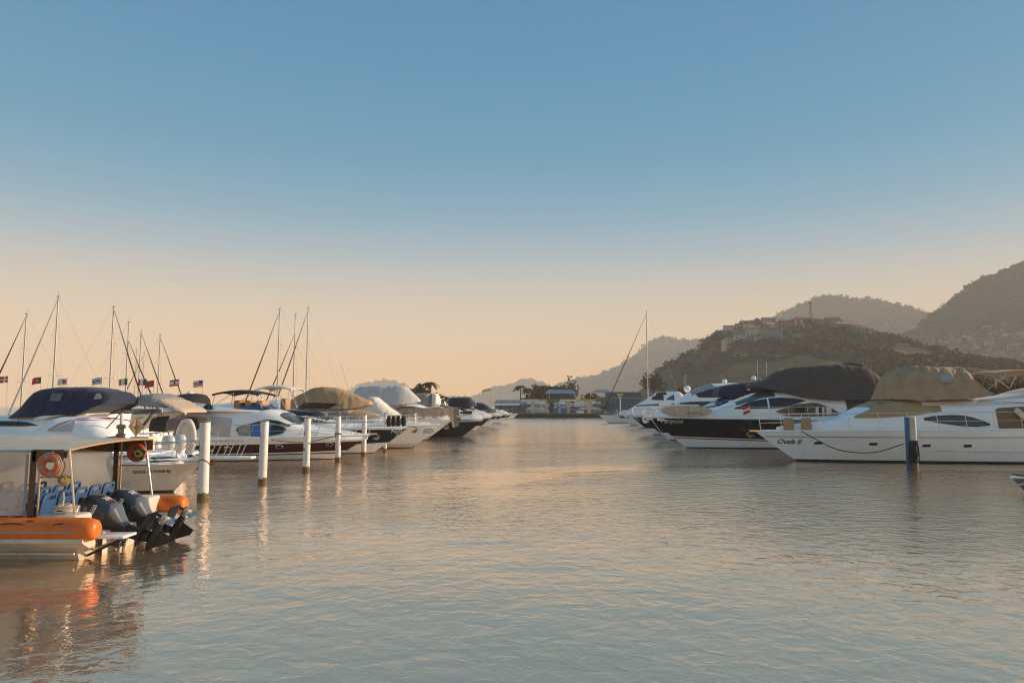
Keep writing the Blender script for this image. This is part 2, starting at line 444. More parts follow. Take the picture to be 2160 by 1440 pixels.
    def name_on(s, txt, px, py, size, mat, shear=0.3, bold=0.0, dy=0.6):
        x, z = s.on_hull(px, py)
        sg = 1 if s.head == 0 else -1
        lettering('boat_name', txt, size, lambda u, v: (x + sg * u, s.near * (s.hy(x + sg * u, z + v) + 0.012), z + v), mat, s.root, shear, bold)
    def anchor(s, mat=GALV, sc=1.0):
        b = box('anchor_roller', (s.L + 0.02, 0, s.fbow + 0.02), (0.5 * sc, 0.16, 0.07), CHROME, s.root)
        z = s.fbow
        an = tube('anchor', [(s.L - 0.1, 0, z + 0.04), (s.L + 0.28 * sc, 0, z - 0.02), (s.L + 0.40 * sc, 0, z - 0.14 * sc)], 0.032 * sc, mat, s.root, 6)
        x, zz = s.L + 0.36 * sc, z - 0.12 * sc
        mesh('fluke', [(x + .06, 0, zz - .1), (x - .28 * sc, .17 * sc, zz - .10 * sc), (x - .06, 0, zz - .0), (x - .28 * sc, -.17 * sc, zz - .10 * sc), (x - 0.12, 0, zz - 0.2 * sc)],
             [(0, 1, 2), (0, 2, 3), (0, 4, 1), (0, 3, 4), (1, 4, 3, 2)], mat, an, False)
    def bimini(s, x0, x1, w, z, arch, mat, legs, name='bimini', crown=0.08):
        secs = []
        for i in range(13):
            t = i / 12; x = x0 + (x1 - x0) * t; zz = z + arch * (1 - (2 * t - 1) ** 2)
            up = [(x, w * (-1 + k / 5), zz + crown * (1 - (-1 + k / 5) ** 2)) for k in range(11)]
            dn = [(p[0], p[1] * 0.985, p[2] - 0.035 - (0.06 if abs(abs(p[1]) - w) < 0.01 else 0)) for p in up[::-1]]
            secs.append(up + dn)
        b = loft(name, secs, mat, s.root, True, True)
        for (xa, za, xt) in legs:
            zt = z + arch * (1 - (2 * (xt - x0) / (x1 - x0) - 1) ** 2)
            for sd in (1, -1): rod('frame_leg', (xa, sd * w * 0.95, za), (xt, sd * w * 0.97, zt), 0.016, CHROME, b, 6)
        return b

def flag_cloth(name, parent, c, w, h, fn, mats, hoist=1, wave=0.06, nx=18, nz=12, droop=0.12, seed=0.0):
    vs_, fs, mi = [], [], []
    for i in range(nx + 1):
        u = i / nx
        for j in range(nz + 1):
            v = j / nz
            vs_.append((c[0] - hoist * u * w, c[1] + wave * u * math.sin(7 * u + seed + v * 1.2), c[2] - v * h - droop * h * u * u + 0.03 * h * math.sin(9 * u + seed) * u))
    for i in range(nx):
        for j in range(nz):
            p = i * (nz + 1) + j; fs.append((p, p + 1, p + nz + 2, p + nz + 1)); mi.append(fn((i + .5) / nx, (j + .5) / nz))
    return mesh(name, vs_, fs, mats, parent, True, mi)
# ================================================================== THE SETTING
# ------------------------------------------------------------------ water
def water_material():
    m = bpy.data.materials.new('harbour_water'); m.use_nodes = True; t = m.node_tree; ln = t.links.new; t.nodes.clear()
    o = t.nodes.new('ShaderNodeOutputMaterial'); geo = t.nodes.new('ShaderNodeNewGeometry')
    def nz(sc, det, rot=0.0, dist=0.0, lac=2.0, rough=0.5):
        mp = t.nodes.new('ShaderNodeMapping'); mp.inputs['Scale'].default_value = sc; mp.inputs['Rotation'].default_value = (0, 0, rot)
        n = t.nodes.new('ShaderNodeTexNoise'); n.inputs['Scale'].default_value = 1.0; n.inputs['Detail'].default_value = det; n.inputs['Distortion'].default_value = dist; n.inputs['Roughness'].default_value = rough
        ln(geo.outputs['Position'], mp.inputs[0]); ln(mp.outputs[0], n.inputs['Vector']); return n.outputs[0]
    def math_(op, a, b):
        n = t.nodes.new('ShaderNodeMath'); n.operation = op
        for k, v in ((0, a), (1, b)):
            if isinstance(v, (int, float)): n.inputs[k].default_value = v
            else: ln(v, n.inputs[k])
        return n.outputs[0]
    swell = nz((0.5, 0.62, 1), 2, R(14), 0.3)              # long lazy undulation
    chop = nz((3.0, 3.2, 1), 4, R(-9), 0.5)                # hand-wide wavelets
    rip = nz((8.0, 7.5, 1), 3, R(6), 0.4)                 # ruffle from the breeze
    wav = nz((1.15, 1.2, 1), 3, R(-16), 0.5)              # arm-long wavelets
    gust = nz((0.035, 0.075, 1), 3, R(20), 0.8)            # where the breeze touches the water
    gm = t.nodes.new('ShaderNodeMapRange'); gm.inputs[1].default_value = 0.40; gm.inputs[2].default_value = 0.62; gm.inputs[3].default_value = 0.12; gm.inputs[4].default_value = 1.0
    ln(gust, gm.inputs[0])
    # the near water lies in the lee of the pontoon and is calmer
    sp = t.nodes.new('ShaderNodeSeparateXYZ'); ln(geo.outputs['Position'], sp.inputs[0])
    ln_ = t.nodes.new('ShaderNodeMapRange'); ln_.inputs[1].default_value = 9.5; ln_.inputs[2].default_value = 17.0; ln_.inputs[3].default_value = 0.12; ln_.inputs[4].default_value = 1.0
    ln(sp.outputs['Y'], ln_.inputs[0])
    amp = math_('MULTIPLY', gm.outputs[0], ln_.outputs[0])
    h = math_('ADD', math_('MULTIPLY', swell, 0.03), math_('ADD', math_('MULTIPLY', math_('MULTIPLY', chop, 0.052), math_('ADD', 0.24, math_('MULTIPLY', amp, 0.76))), math_('ADD', math_('MULTIPLY', math_('MULTIPLY', rip, 0.018), amp), math_('MULTIPLY', math_('MULTIPLY', wav, 0.065), math_('ADD', 0.04, math_('MULTIPLY', amp, 0.86))))))
    bp = t.nodes.new('ShaderNodeBump'); bp.inputs['Strength'].default_value = 1.0; bp.inputs['Distance'].default_value = 1.0; ln(h, bp.inputs['Height'])
    body = t.nodes.new('ShaderNodeBsdfDiffuse'); body.inputs['Color'].default_value = (0.38, 0.28, 0.185, 1)
    gl = t.nodes.new('ShaderNodeBsdfGlossy'); gl.inputs['Color'].default_value = (1.0, 0.825, 0.665, 1); gl.inputs['Roughness'].default_value = 0.03
    gl2 = t.nodes.new('ShaderNodeBsdfGlossy'); gl2.inputs['Color'].default_value = (1.0, 0.86, 0.72, 1); gl2.inputs['Roughness'].default_value = 0.36
    gm2 = t.nodes.new('ShaderNodeMixShader'); gm2.inputs[0].default_value = 0.10; ln(gl.outputs[0], gm2.inputs[1]); ln(gl2.outputs[0], gm2.inputs[2])   # film of unresolved capillary ripples
    rg = t.nodes.new('ShaderNodeMapRange'); rg.inputs[1].default_value = 22; rg.inputs[2].default_value = 110; rg.inputs[3].default_value = 0.03; rg.inputs[4].default_value = 0.24   # out in the channel the breeze ruffles it finely
    ln(sp.outputs['Y'], rg.inputs[0]); ln(rg.outputs[0], gl.inputs['Roughness'])
    fr = t.nodes.new('ShaderNodeFresnel'); fr.inputs['IOR'].default_value = 1.45
    fac = t.nodes.new('ShaderNodeMapRange'); fac.inputs[1].default_value = 0.0; fac.inputs[2].default_value = 0.55; fac.inputs[3].default_value = 0.46; fac.inputs[4].default_value = 1.0; ln(fr.outputs[0], fac.inputs[0])
    mx = t.nodes.new('ShaderNodeMixShader')
    for n in (gl, gl2, fr, body): ln(bp.outputs[0], n.inputs['Normal'])
    ln(fac.outputs[0], mx.inputs[0]); ln(body.outputs[0], mx.inputs[1]); ln(gm2.outputs[0], mx.inputs[2]); ln(mx.outputs[0], o.inputs['Surface'])
    return m
tag(mesh('water', [(-2500, -150, 0), (2500, -150, 0), (2500, 2500, 0), (-2500, 2500, 0)], [(0, 1, 2, 3)], water_material(), None, False), 'calm greenish harbour water with small wavelets', None, None, 'structure')

# ------------------------------------------------------------------ land
def ground_mat(name, c1, c2, sc, bump=0.6, dist=1.0):
    m = bpy.data.materials.new(name); m.use_nodes = True; t = m.node_tree; ln = t.links.new; b = t.nodes['Principled BSDF']
    geo = t.nodes.new('ShaderNodeNewGeometry'); n = t.nodes.new('ShaderNodeTexNoise'); n.inputs['Scale'].default_value = sc; n.inputs['Detail'].default_value = 8
    ln(geo.outputs['Position'], n.inputs['Vector'])
    r = t.nodes.new('ShaderNodeValToRGB'); r.color_ramp.elements[0].position = 0.35; r.color_ramp.elements[1].position = 0.65
    r.color_ramp.elements[0].color = (*c1, 1); r.color_ramp.elements[1].color = (*c2, 1)
    nb = t.nodes.new('ShaderNodeTexNoise'); nb.inputs['Scale'].default_value = sc * 0.22; nb.inputs['Detail'].default_value = 5; nb.inputs['Distortion'].default_value = 0.8; ln(geo.outputs['Position'], nb.inputs['Vector'])
    rb = t.nodes.new('ShaderNodeMapRange'); rb.inputs[1].default_value = 0.52; rb.inputs[2].default_value = 0.62; ln(nb.outputs[0], rb.inputs[0])
    mb = t.nodes.new('ShaderNodeMixRGB'); mb.inputs[2].default_value = (min(1, c2[0] * 1.8), min(1, c2[1] * 1.6), c2[2] * 1.3, 1); ln(rb.outputs[0], mb.inputs[0]); ln(r.outputs[0], mb.inputs[1])
    ln(n.outputs[0], r.inputs[0]); ln(mb.outputs[0], b.inputs['Base Color']); b.inputs['Roughness'].default_value = 0.95; b.inputs['Specular IOR Level'].default_value = 0.1
    n2 = t.nodes.new('ShaderNodeTexNoise'); n2.inputs['Scale'].default_value = sc * 5; n2.inputs['Detail'].default_value = 6; ln(geo.outputs['Position'], n2.inputs['Vector'])
    bp = t.nodes.new('ShaderNodeBump'); bp.inputs['Strength'].default_value = bump; bp.inputs['Distance'].default_value = dist; ln(n2.outputs[0], bp.inputs['Height']); ln(bp.outputs[0], b.inputs['Normal'])
    return m
SCRUB = ground_mat('hillside_scrub', (0.030, 0.030, 0.014), (0.085, 0.072, 0.036), 0.09, 0.8, 1.5)
FORESTG = ground_mat('forest_floor', (0.022, 0.026, 0.012), (0.06, 0.058, 0.028), 0.05, 0.8, 3)
QUAY = ground_mat('quay_concrete', (0.18, 0.165, 0.145), (0.28, 0.26, 0.23), 0.3, 0.3, 0.2)
pl = [(-70, 172), (62, 172), (62, 95), (46, 95), (46, 50), (900, 50), (900, 520), (-70, 520)]
vs_ = [(x, y, -0.9) for x, y in pl] + [(x, y, 1.0) for x, y in pl]; n_ = len(pl)
tag(mesh('ground', vs_, [tuple(range(n_, 2 * n_))] + [(k, (k + 1) % n_, n_ + (k + 1) % n_, n_ + k) for k in range(n_)], QUAY, None, False), 'concrete quay and land behind the marina', None, None, 'structure')

HILLS = {}
def hill(name, label, sil, Yr, Yf, Yb, mat, amp, seed, nx=120, ny=46, pw=1.15):
    pts = [at(a, b, Yr) for a, b in sil]
    xs = np.linspace(pts[0].x, pts[-1].x, nx); zr = np.interp(xs, [p.x for p in pts], [p.z for p in pts])
    k = np.array([1, 2, 1]) / 4
    zr[1:-1] = np.convolve(zr, k, 'valid')
    ys = np.concatenate([np.linspace(Yf, Yr, ny - 10), np.linspace(Yr, Yb, 11)[1:]])
    def H(x, y):
        z = float(np.interp(x, xs, zr))
        g = max(0, (y - Yf) / (Yr - Yf)) ** pw if y <= Yr else max(0, 1 - ((y - Yr) / (Yb - Yr)) ** 1.4)
        q = Vector((x / amp / 6, y / amp / 6, seed))
        d = (noise.noise(q) + 0.5 * noise.noise(q * 2.1) + 0.25 * noise.noise(q * 4.7)) * amp
        edge = min(1, (y - Yf) / (0.25 * (Yr - Yf))) if y <= Yr else 1
        return max(-0.8, z * g - abs(d) * 0.8 * edge * min(1, abs(y - Yr) / (0.2 * (Yr - Yf)) + 0.15))
    vs_ = [(x, y, H(x, y)) for x in xs for y in ys]
    o = mesh(name, vs_, grid_faces(nx, len(ys)), mat)
    tag(o, label, None, None, 'structure'); HILLS[name] = (H, xs, Yf, Yr, Yb); return o
hill('near_hill', 'nearest scrub covered hill with houses along its top',
     [(1250, 852), (1330, 846), (1362, 815), (1395, 780), (1440, 757), (1480, 735), (1505, 712), (1532, 697), (1558, 684), (1600, 681), (1650, 684), (1700, 681), (1750, 682), (1790, 694), (1830, 700), (1862, 716), (1900, 735), (1940, 754), (1985, 771), (2040, 786), (2110, 800), (2220, 816), (2400, 850)], 460, 215, 560, SCRUB, 6.0, 1.7)
hill('forest_hill', 'steep forested hill at the right with houses on its foot',
     [(1700, 850), (1800, 780), (1868, 722), (1900, 708), (1940, 692), (1975, 664), (2010, 643), (2050, 608), (2075, 589), (2100, 584), (2130, 575), (2160, 556), (2230, 532), (2330, 525), (2430, 560), (2560, 660), (2700, 850)], 880, 470, 1050, FORESTG, 14.0, 4.1)
hill('middle_hill', 'hazy rounded hill rising behind the radio tower',
     [(1400, 850), (1540, 705), (1600, 684), (1640, 670), (1665, 659), (1700, 642), (1725, 632), (1748, 628), (1790, 633), (1830, 636), (1865, 642), (1910, 652), (1940, 660), (1990, 676), (2060, 720), (2160, 800), (2220, 850)], 1350, 1080, 1500, FORESTG, 26.0, 7.3)
hill('far_ridge', 'pale hazy ridge sloping down behind the fuel dock',
     [(1130, 852), (1175, 820), (1220, 803), (1262, 795), (1300, 781), (1345, 752), (1370, 727), (1386, 718), (1412, 715), (1450, 722), (1500, 714), (1560, 726), (1640, 760), (1760, 850)], 1750, 1520, 1900, FORESTG, 30.0, 9.9)
hill('distant_hills', 'faint low hills behind the end of the channel',
     [(880, 853), (940, 842), (990, 839), (1020, 829), (1040, 821), (1062, 816), (1090, 812), (1098, 805), (1115, 803), (1136, 809), (1150, 815), (1200, 830), (1260, 853)], 2050, 1920, 2150, FORESTG, 24.0, 12.2)
hill('faint_hill', 'faint blue hill behind the covered boats at the left',
     [(640, 853), (700, 840), (735, 828), (760, 814), (790, 808), (815, 804), (834, 804), (852, 811), (868, 824), (890, 838), (940, 846), (980, 853)], 2250, 2120, 2350, FORESTG, 24.0, 15.2)

# ------------------------------------------------------------------ woods: leaf clumps as one mesh per hill
def leaf_mat(name, c1, c2, tr=0.12):
    m = bpy.data.materials.new(name); m.use_nodes = True; t = m.node_tree; ln = t.links.new; b = t.nodes['Principled BSDF']
    geo = t.nodes.new('ShaderNodeNewGeometry'); r = t.nodes.new('ShaderNodeValToRGB')
    n = t.nodes.new('ShaderNodeTexNoise'); n.inputs['Scale'].default_value = 0.12; n.inputs['Detail'].default_value = 3; ln(geo.outputs['Position'], n.inputs['Vector'])
    a = t.nodes.new('ShaderNodeMath'); a.operation = 'MULTIPLY_ADD'; a.inputs[1].default_value = 0.45; ln(geo.outputs['Random Per Island'], a.inputs[0])
    s2 = t.nodes.new('ShaderNodeMath'); s2.operation = 'MULTIPLY'; s2.inputs[1].default_value = 0.65; ln(n.outputs[0], s2.inputs[0]); ln(s2.outputs[0], a.inputs[2])
    r.color_ramp.elements[0].position = 0.2; r.color_ramp.elements[1].position = 0.85
    r.color_ramp.elements[0].color = (*c1, 1); r.color_ramp.elements[1].color = (*c2, 1)
    ln(a.outputs[0], r.inputs[0]); ln(r.outputs[0], b.inputs['Base Color']); b.inputs['Roughness'].default_value = 0.8; b.inputs['Specular IOR Level'].default_value = 0.15
    tl = t.nodes.new('ShaderNodeBsdfTranslucent'); ln(r.outputs[0], tl.inputs['Color'])
    mx = t.nodes.new('ShaderNodeMixShader'); mx.inputs[0].default_value = tr; o = t.nodes['Material Output']
    ln(b.outputs[0], mx.inputs[1]); ln(tl.outputs[0], mx.inputs[2]); ln(mx.outputs[0], o.inputs['Surface'])
    return m
LEAF = leaf_mat('foliage_hill', (0.026, 0.027, 0.011), (0.085, 0.072, 0.030))
LEAFF = leaf_mat('foliage_forest', (0.024, 0.026, 0.011), (0.066, 0.060, 0.027))
LEAFD = leaf_mat('foliage_dark', (0.012, 0.020, 0.007), (0.045, 0.055, 0.016), 0.2)
LEAFO = leaf_mat('foliage_flowering', (0.030, 0.036, 0.008), (0.24, 0.10, 0.018), 0.25)
BARK = M('bark', (0.06, 0.04, 0.025), 0.9, var=0.3, bump=0.5)
def crown_quads(n, rx, ry, rz, leaf, clumps=7):
    cs = rng.normal(size=(clumps, 3)); cs /= np.linalg.norm(cs, axis=1)[:, None]; cs *= rng.uniform(0.25, 0.85, (clumps, 1))
    cs[:, 2] = np.abs(cs[:, 2]) * 1.0 - 0.15
    k = rng.integers(0, clumps, n); d = rng.normal(size=(n, 3)); d /= np.linalg.norm(d, axis=1)[:, None]
    p = cs[k] + d * (0.42 * rng.uniform(0.35, 1, (n, 1)) ** 0.5)
    p *= np.array([rx, ry, rz])
    nr = d + rng.normal(size=(n, 3)) * 0.6; nr /= np.linalg.norm(nr, axis=1)[:, None]
    u = np.cross(nr, rng.normal(size=(n, 3))); u /= np.linalg.norm(u, axis=1)[:, None]; v = np.cross(nr, u)
    s = leaf * rng.uniform(0.6, 1.3, (n, 1)); w = s * rng.uniform(0.5, 0.9, (n, 1))
    return np.stack([p - u * s, p - v * w, p + u * s, p + v * w], 1)       # n,4,3
def quads_obj(name, q, mat, parent=None):
    q = np.asarray(q, np.float32).reshape(-1, 4, 3); n = len(q)
    me = bpy.data.meshes.new(name); me.vertices.add(4 * n); me.vertices.foreach_set('co', q.ravel())
    me.loops.add(4 * n); me.loops.foreach_set('vertex_index', np.arange(4 * n, dtype=np.int32))
    me.polygons.add(n); me.polygons.foreach_set('loop_start', np.arange(0, 4 * n, 4, dtype=np.int32)); me.polygons.foreach_set('loop_total', np.full(n, 4, np.int32))
    me.materials.append(mat); me.update(calc_edges=True); return obj(name, me, parent)
def forest(name, label, hl, n, h, mat, nq=26, leaf=0.3, edge=0.18, keep=None, pxr=(1000, 2200)):
    H, xs, Yf, Yr, Yb = HILLS[hl]; tpl = [crown_quads(nq, 1, 1, 1, leaf, 6) for _ in range(12)]; out = []
    for i in range(n):
        for _ in range(20):
            y = Yr + rng.uniform(-8, 6) if i < n * edge else rng.uniform(Yf + 0.04 * (Yr - Yf), Yr)
            x = rng.uniform(max(xs[0], (pxr[0] - 1080) / F * y), min(xs[-1], (pxr[1] - 1080) / F * y)) if xs[0] < (pxr[1] - 1080) / F * y else 1e9
            if x == 1e9: continue
            z = H(x, y)
            if z > 1.0 and (keep is None or keep(x, y, z)): break
        else: continue
        s = h * (0.45 + 0.9 * rng.random() ** 2.2); a = rng.uniform(0, 6.28); c, sn = math.cos(a), math.sin(a)
        t = tpl[i % 12] * np.array([s * rng.uniform(.8, 1.2), s * rng.uniform(.8, 1.2), s * 0.8])
        t = t @ np.array([[c, -sn, 0], [sn, c, 0], [0, 0, 1]]) + np.array([x, y, z + s * 0.35])
        out.append(t)
    o = quads_obj(name, np.concatenate(out), mat); tag(o, label, None, None, 'stuff'); return o
def keep_near(x, y, z):
    px = 1080 + F * x / y; py = 856 - F * (z - HC) / y
    n = noise.noise(Vector((x * .022, y * .022, 3.0))) + 0.4 * noise.noise(Vector((x * .08, y * .08, 1.0)))
    if 1505 < px < 1665 and 730 < py < 760: return rng.random() < 0.12
    if py > 758 and px < 1800: return n > 0.16
    if 1525 < px < 1660 and py < 722: return rng.random() < 0.08
    if 1660 < px < 1850 and py < 700: return rng.random() < 0.30
    return n > -0.10
forest('hill_wood', 'scrubby trees covering the nearest hill', 'near_hill', 8500, 3.3, LEAF, 24, 0.28, 0.08, keep_near, (1250, 2240))
def keep_right(x, y, z):
    py = 856 - F * (z - HC) / y
    px = 1080 + F * x / y
    return py < 690 or px < 1880 or rng.random() < 0.08
forest('slope_forest', 'dense forest covering the steep right hill', 'forest_hill', 8000, 6.0, LEAFF, 26, 0.30, 0.08, keep_right, (1700, 2260))
forest('middle_forest', 'hazy forest on the rounded middle hill', 'middle_hill', 3000, 9, LEAFF, 18, 0.34, 0.25, None, (1380, 2160))
forest('ridge_forest', 'hazy forest on the pale far ridge', 'far_ridge', 3000, 10, LEAFF, 18, 0.34, 0.25, None, (1120, 1640))
forest('distant_forest', 'faint treetops along the distant low hills', 'distant_hills', 900, 9, LEAFF, 14, 0.36, 0.5, None, (880, 1260))
forest('faint_forest', 'faint treetops along the far left hill', 'faint_hill', 700, 9.5, LEAFF, 14, 0.36, 0.5, None, (640, 980))

# ------------------------------------------------------------------ trees that stand alone
def tree(name, label, base, h, rx, rz, leafm, n=900, leaf=0.3, cat='tree', group=None, trunk=0.25, clumps=14):
    r = thing(name, label, cat, base, 0, group)
    hz = h - rz
    tk = tube('trunk', curve_pts([(0, 0, -0.3), (0.1 * rx * .3, 0, hz * 0.5), (0, 0.1, hz)], 4), [trunk * (1 - 0.055 * k) for k in range(9)], BARK, r, 8)
    for k in range(5):
        a = 2 * math.pi * k / 5 + 0.4; tube('limb', [(0, 0, hz * 0.72), (rx * .3 * math.cos(a), rx * .3 * math.sin(a), hz + rz * .1), (rx * .6 * math.cos(a), rx * .6 * math.sin(a), hz + rz * .45)], [trunk * .5, trunk * .3, trunk * .12], BARK, tk, 5)
    q = crown_quads(n, rx, rx * 0.9, rz, leaf, clumps) + np.array([0, 0, hz])
    quads_obj('crown', q, leafm, r); return r
def palm(label, base, h, group=None):
    r = thing('palm_tree', label, 'palm tree', base, 0, group)
    tube('trunk', curve_pts([(0, 0, -.2), (0.15, 0, h * .5), (0.05, 0, h)], 4), [0.22 - 0.012 * k for k in range(9)], BARK, r, 7)
    for k in range(13):
        a = 2 * math.pi * k / 13 + rng.uniform(-.15, .15); ln_ = h * rng.uniform(.26, .34); up = rng.uniform(-.1, .5); vs_, fs = [], []
        for i in range(7):
            t = i / 6; rr = ln_ * t; z = h + ln_ * (up * t - 0.75 * t * t) + .1; w = 0.34 * math.sin(math.pi * min(1, t * .85 + .12))
            for sgn in (-1, 0, 1):
                vs_.append((0.05 + rr * math.cos(a) - sgn * w * math.sin(a), rr * math.sin(a) + sgn * w * math.cos(a), z - (0.15 if sgn else 0)))
        for i in range(6):
            for j in range(2):
                p = i * 3 + j; fs.append((p, p + 1, p + 4, p + 3))
        mesh('frond', vs_, fs, LEAFD, r)
    return r
def base_at(px, Y, z=1.0): p = at(px, 856, Y); return (p.x, Y, z)
tree('broad_tree', 'wide dark spreading tree behind the blue fuel dock roof', base_at(1160, 205), 9.5, 7.2, 4.2, LEAFD, 1500, 0.42)
tree('tall_tree', 'tall open crowned tree right of the dark spreading tree', base_at(1199, 200), 10.5, 3.6, 5.0, leaf_mat('foliage_brown', (0.03, 0.026, 0.010), (0.10, 0.065, 0.024), .2), 700, 0.30)
tree('round_tree', 'rounded dark tree at the left end of the fuel dock', base_at(1136, 196), 7.0, 3.8, 3.2, LEAFD, 800, 0.38)
tree('small_tree', 'small green tree between the two blue roofs', base_at(1246, 186), 5.6, 2.6, 2.4, LEAFD, 700, 0.28)
tree('low_tree', 'low bushy tree just behind the palms', base_at(1118, 190), 4.4, 3.4, 1.9, LEAFD, 700, 0.3)
palm('taller of the two small palms left of the fuel dock', base_at(1097, 190), 7.0)
palm('shorter of the two small palms left of the fuel dock', base_at(1113, 188), 6.2)
tree('hill_tree', 'round dark tree at the left foot of the near hill', base_at(1378, 215, 4.0), 9.5, 3.6, 4.4, LEAFD, 900, 0.4)
tree('left_tree', 'dark tree with dense crown behind the grey boxy cover', base_at(872, 150, 0.9), 6.4, 2.4, 2.4, LEAFD, 700, 0.3)
tree('left_tree', 'taller dark tree right of the dense crowned one', base_at(893, 152, 0.9), 7.2, 2.0, 2.9, LEAFD, 700, 0.3)
palm('single small palm behind the grey boxy cover', base_at(906, 150, 0.9), 6.6)
tree('left_tree', 'low dark bush right of the palm behind the covers', base_at(922, 150, 0.9), 4.6, 2.6, 1.8, LEAFD, 600, 0.28)
tag(mesh('quay', [(-38, 140, -.8), (-8, 140, -.8), (-8, 168, -.8), (-38, 168, -.8), (-38, 140, .95), (-8, 140, .95), (-8, 168, .95), (-38, 168, .95)], [(4, 5, 6, 7), (0, 1, 5, 4), (1, 2, 6, 5), (2, 3, 7, 6), (3, 0, 4, 7)], QUAY, None, False), 'small quay carrying trees behind the left row of boats', None, None, 'structure')
for k, (px, Y, h, rx, lm, lab) in enumerate([(1905, 92, 6.6, 4.0, LEAFO, 'orange flowering shrub behind the taupe flybridge cover'), (1965, 96, 7.4, 4.4, LEAFO, 'tallest orange flowering bush above the taupe flybridge cover'),
        (2030, 92, 6.4, 3.6, LEAFO, 'flowering bush right of the tallest one above the taupe cover'), (2085, 90, 5.7, 3.4, LEAFO, 'orange tinged bush above the tan bimini'), (2140, 88, 5.6, 3.8, LEAFO, 'green and orange bush at the right picture edge'),
        (1870, 86, 4.0, 3.0, LEAFD, 'low green bush between the charcoal and taupe covers'), (1440, 128, 6.4, 2.3, LEAFO, 'yellowish bush behind the blue windowed motor yacht')]):
    tree('flowering_bush', lab, base_at(px, Y), h, rx, h * .42, lm, 1300, 0.20, 'bush', None, .14)

# ------------------------------------------------------------------ houses on the hills
WALLC = [('plaster_white', (.50, .47, .43)), ('plaster_cream', (.44, .37, .28)), ('plaster_pink', (.30, .18, .13)), ('brick_bare', (.26, .13, .08)), ('plaster_blue', (.14, .19, .27)), ('plaster_grey', (.28, .26, .24)), ('plaster_green', (.22, .28, .2))]
WM = [M(n, c, .9, var=.15, scale=.6, streak=.4) for n, c in WALLC]
ROOFM = [M('roof_clay', (.24, .10, .055), .9, var=.25), M('roof_grey', (.20, .19, .18), .9, var=.25), M('roof_slab', (.33, .31, .28), .9, var=.2)]
PANE = M('house_pane', (.03, .03, .035), .3, var=.3)
CN = ['white', 'cream', 'pink', 'bare brick', 'pale blue', 'grey', 'pale green']
def house(name, label, x, y, z, w, d, h, wm, rm, gable, group, wins=True, rz=0.0):
    r = thing(name, label, 'house', (x, y, z), rz, group)
    box('wall', (0, 0, h / 2 - 1), (w, d, h + 2), wm, r)
    if gable:
        o = .3; vs_ = [(-w / 2 - o, -d / 2 - o, h), (w / 2 + o, -d / 2 - o, h), (w / 2 + o, d / 2 + o, h), (-w / 2 - o, d / 2 + o, h), (-w / 2 - o, 0, h + d * .28), (w / 2 + o, 0, h + d * .28)]
        mesh('roof', vs_, [(0, 1, 5, 4), (2, 3, 4, 5), (0, 4, 3), (1, 2, 5), (0, 3, 2, 1)], rm, r, False)
    else:
        rf = box('roof', (0, 0, h + .09), (w + .5, d + .5, .18), rm, r)
        if rng.random() < .4: lathe('water_tank', [(.5, 0), (.55, .5), (.5, .9), (.15, 1.0)], BLUEP if rng.random() < .5 else WM[5], r, 10, (rng.uniform(-w / 4, w / 4), 0, h + .18))
    if wins:
        st = max(1, int(h // 2.8))
        for s_ in range(st):
            n = max(1, int(w // 2.4))
            for k in range(n):
                if rng.random() < .12: continue
                xx = -w / 2 + w * (k + .5) / n; box('window', (xx, -d / 2 - .012, s_ * 2.8 + 1.5), (.95, .05, 1.0), PANE, r)
def put_houses(hl, spots, group, tmpl, scale):
    H, xs, Yf, Yr, Yb = HILLS[hl]
    for (px, py) in spots:
        best = None
        for y in np.linspace(Yf, Yr, 90):           # first place along the line of sight where the slope rises into it
            p = at(px, py, float(y))
            if H(p.x, float(y)) >= p.z - 0.6: best = p; break
        if best is None: continue
        c = int(rng.choice(7, p=[.26, .2, .12, .14, .08, .15, .05])); w, d = rng.uniform(5.5, 10) * scale, rng.uniform(5, 7) * scale; h = (3.0 if rng.random() < .45 else 5.8) * scale ** .5
        ri = int(rng.integers(0, 3)); gb = rng.random() < .35
        lab = ('low ' if h < 4 * scale ** .5 else 'two storey ') + CN[c] + ' house, ' + ['clay', 'grey', 'pale'][ri] + (' pitched' if gb else ' flat') + ' roof, ' + tmpl(px, py)
        house('hillside_house', lab, best.x, best.y + d / 2, best.z - 0.2, w, d, h, WM[c], ROOFM[ri], gb, group, True, rng.uniform(-.25, .25))
sp = []
for i in range(64):
    px = rng.uniform(1528, 1650) if i < 40 else (rng.uniform(1652, 1760) if i < 50 else rng.uniform(1760, 1850))
    top = np.interp(px, [1528, 1556, 1600, 1700, 1760, 1800, 1850], [704, 686, 684, 686, 684, 698, 710])
    py = top + (rng.uniform(2, 36) if px < 1650 else rng.uniform(1, 10)); sp.append((px, py))
put_houses('near_hill', sp, 'houses along the near hilltop', lambda px, py: ('left shoulder of near hilltop' if px < 1570 else 'left of the radio tower' if px < 1700 else 'right of the radio tower'), 0.80)
sp = []
for i in range(220):
    px = 1870 + 330 * rng.random() ** 0.8
    lo = np.interp(px, [1870, 1930, 1960, 2010, 2060, 2110, 2200], [752, 738, 726, 712, 704, 684, 672]); hi = np.interp(px, [1870, 1950, 2050, 2200], [762, 770, 782, 790])
    sp.append((px, rng.uniform(lo, hi)))
put_houses('forest_hill', sp, 'houses on the right hillside', lambda px, py: ('left edge of' if px < 1960 else 'midway along' if px < 2070 else 'right end of') + ' right hillside, ' + ('upper' if py < 715 else 'middle' if py < 745 else 'lower') + ' rows', 1.0)
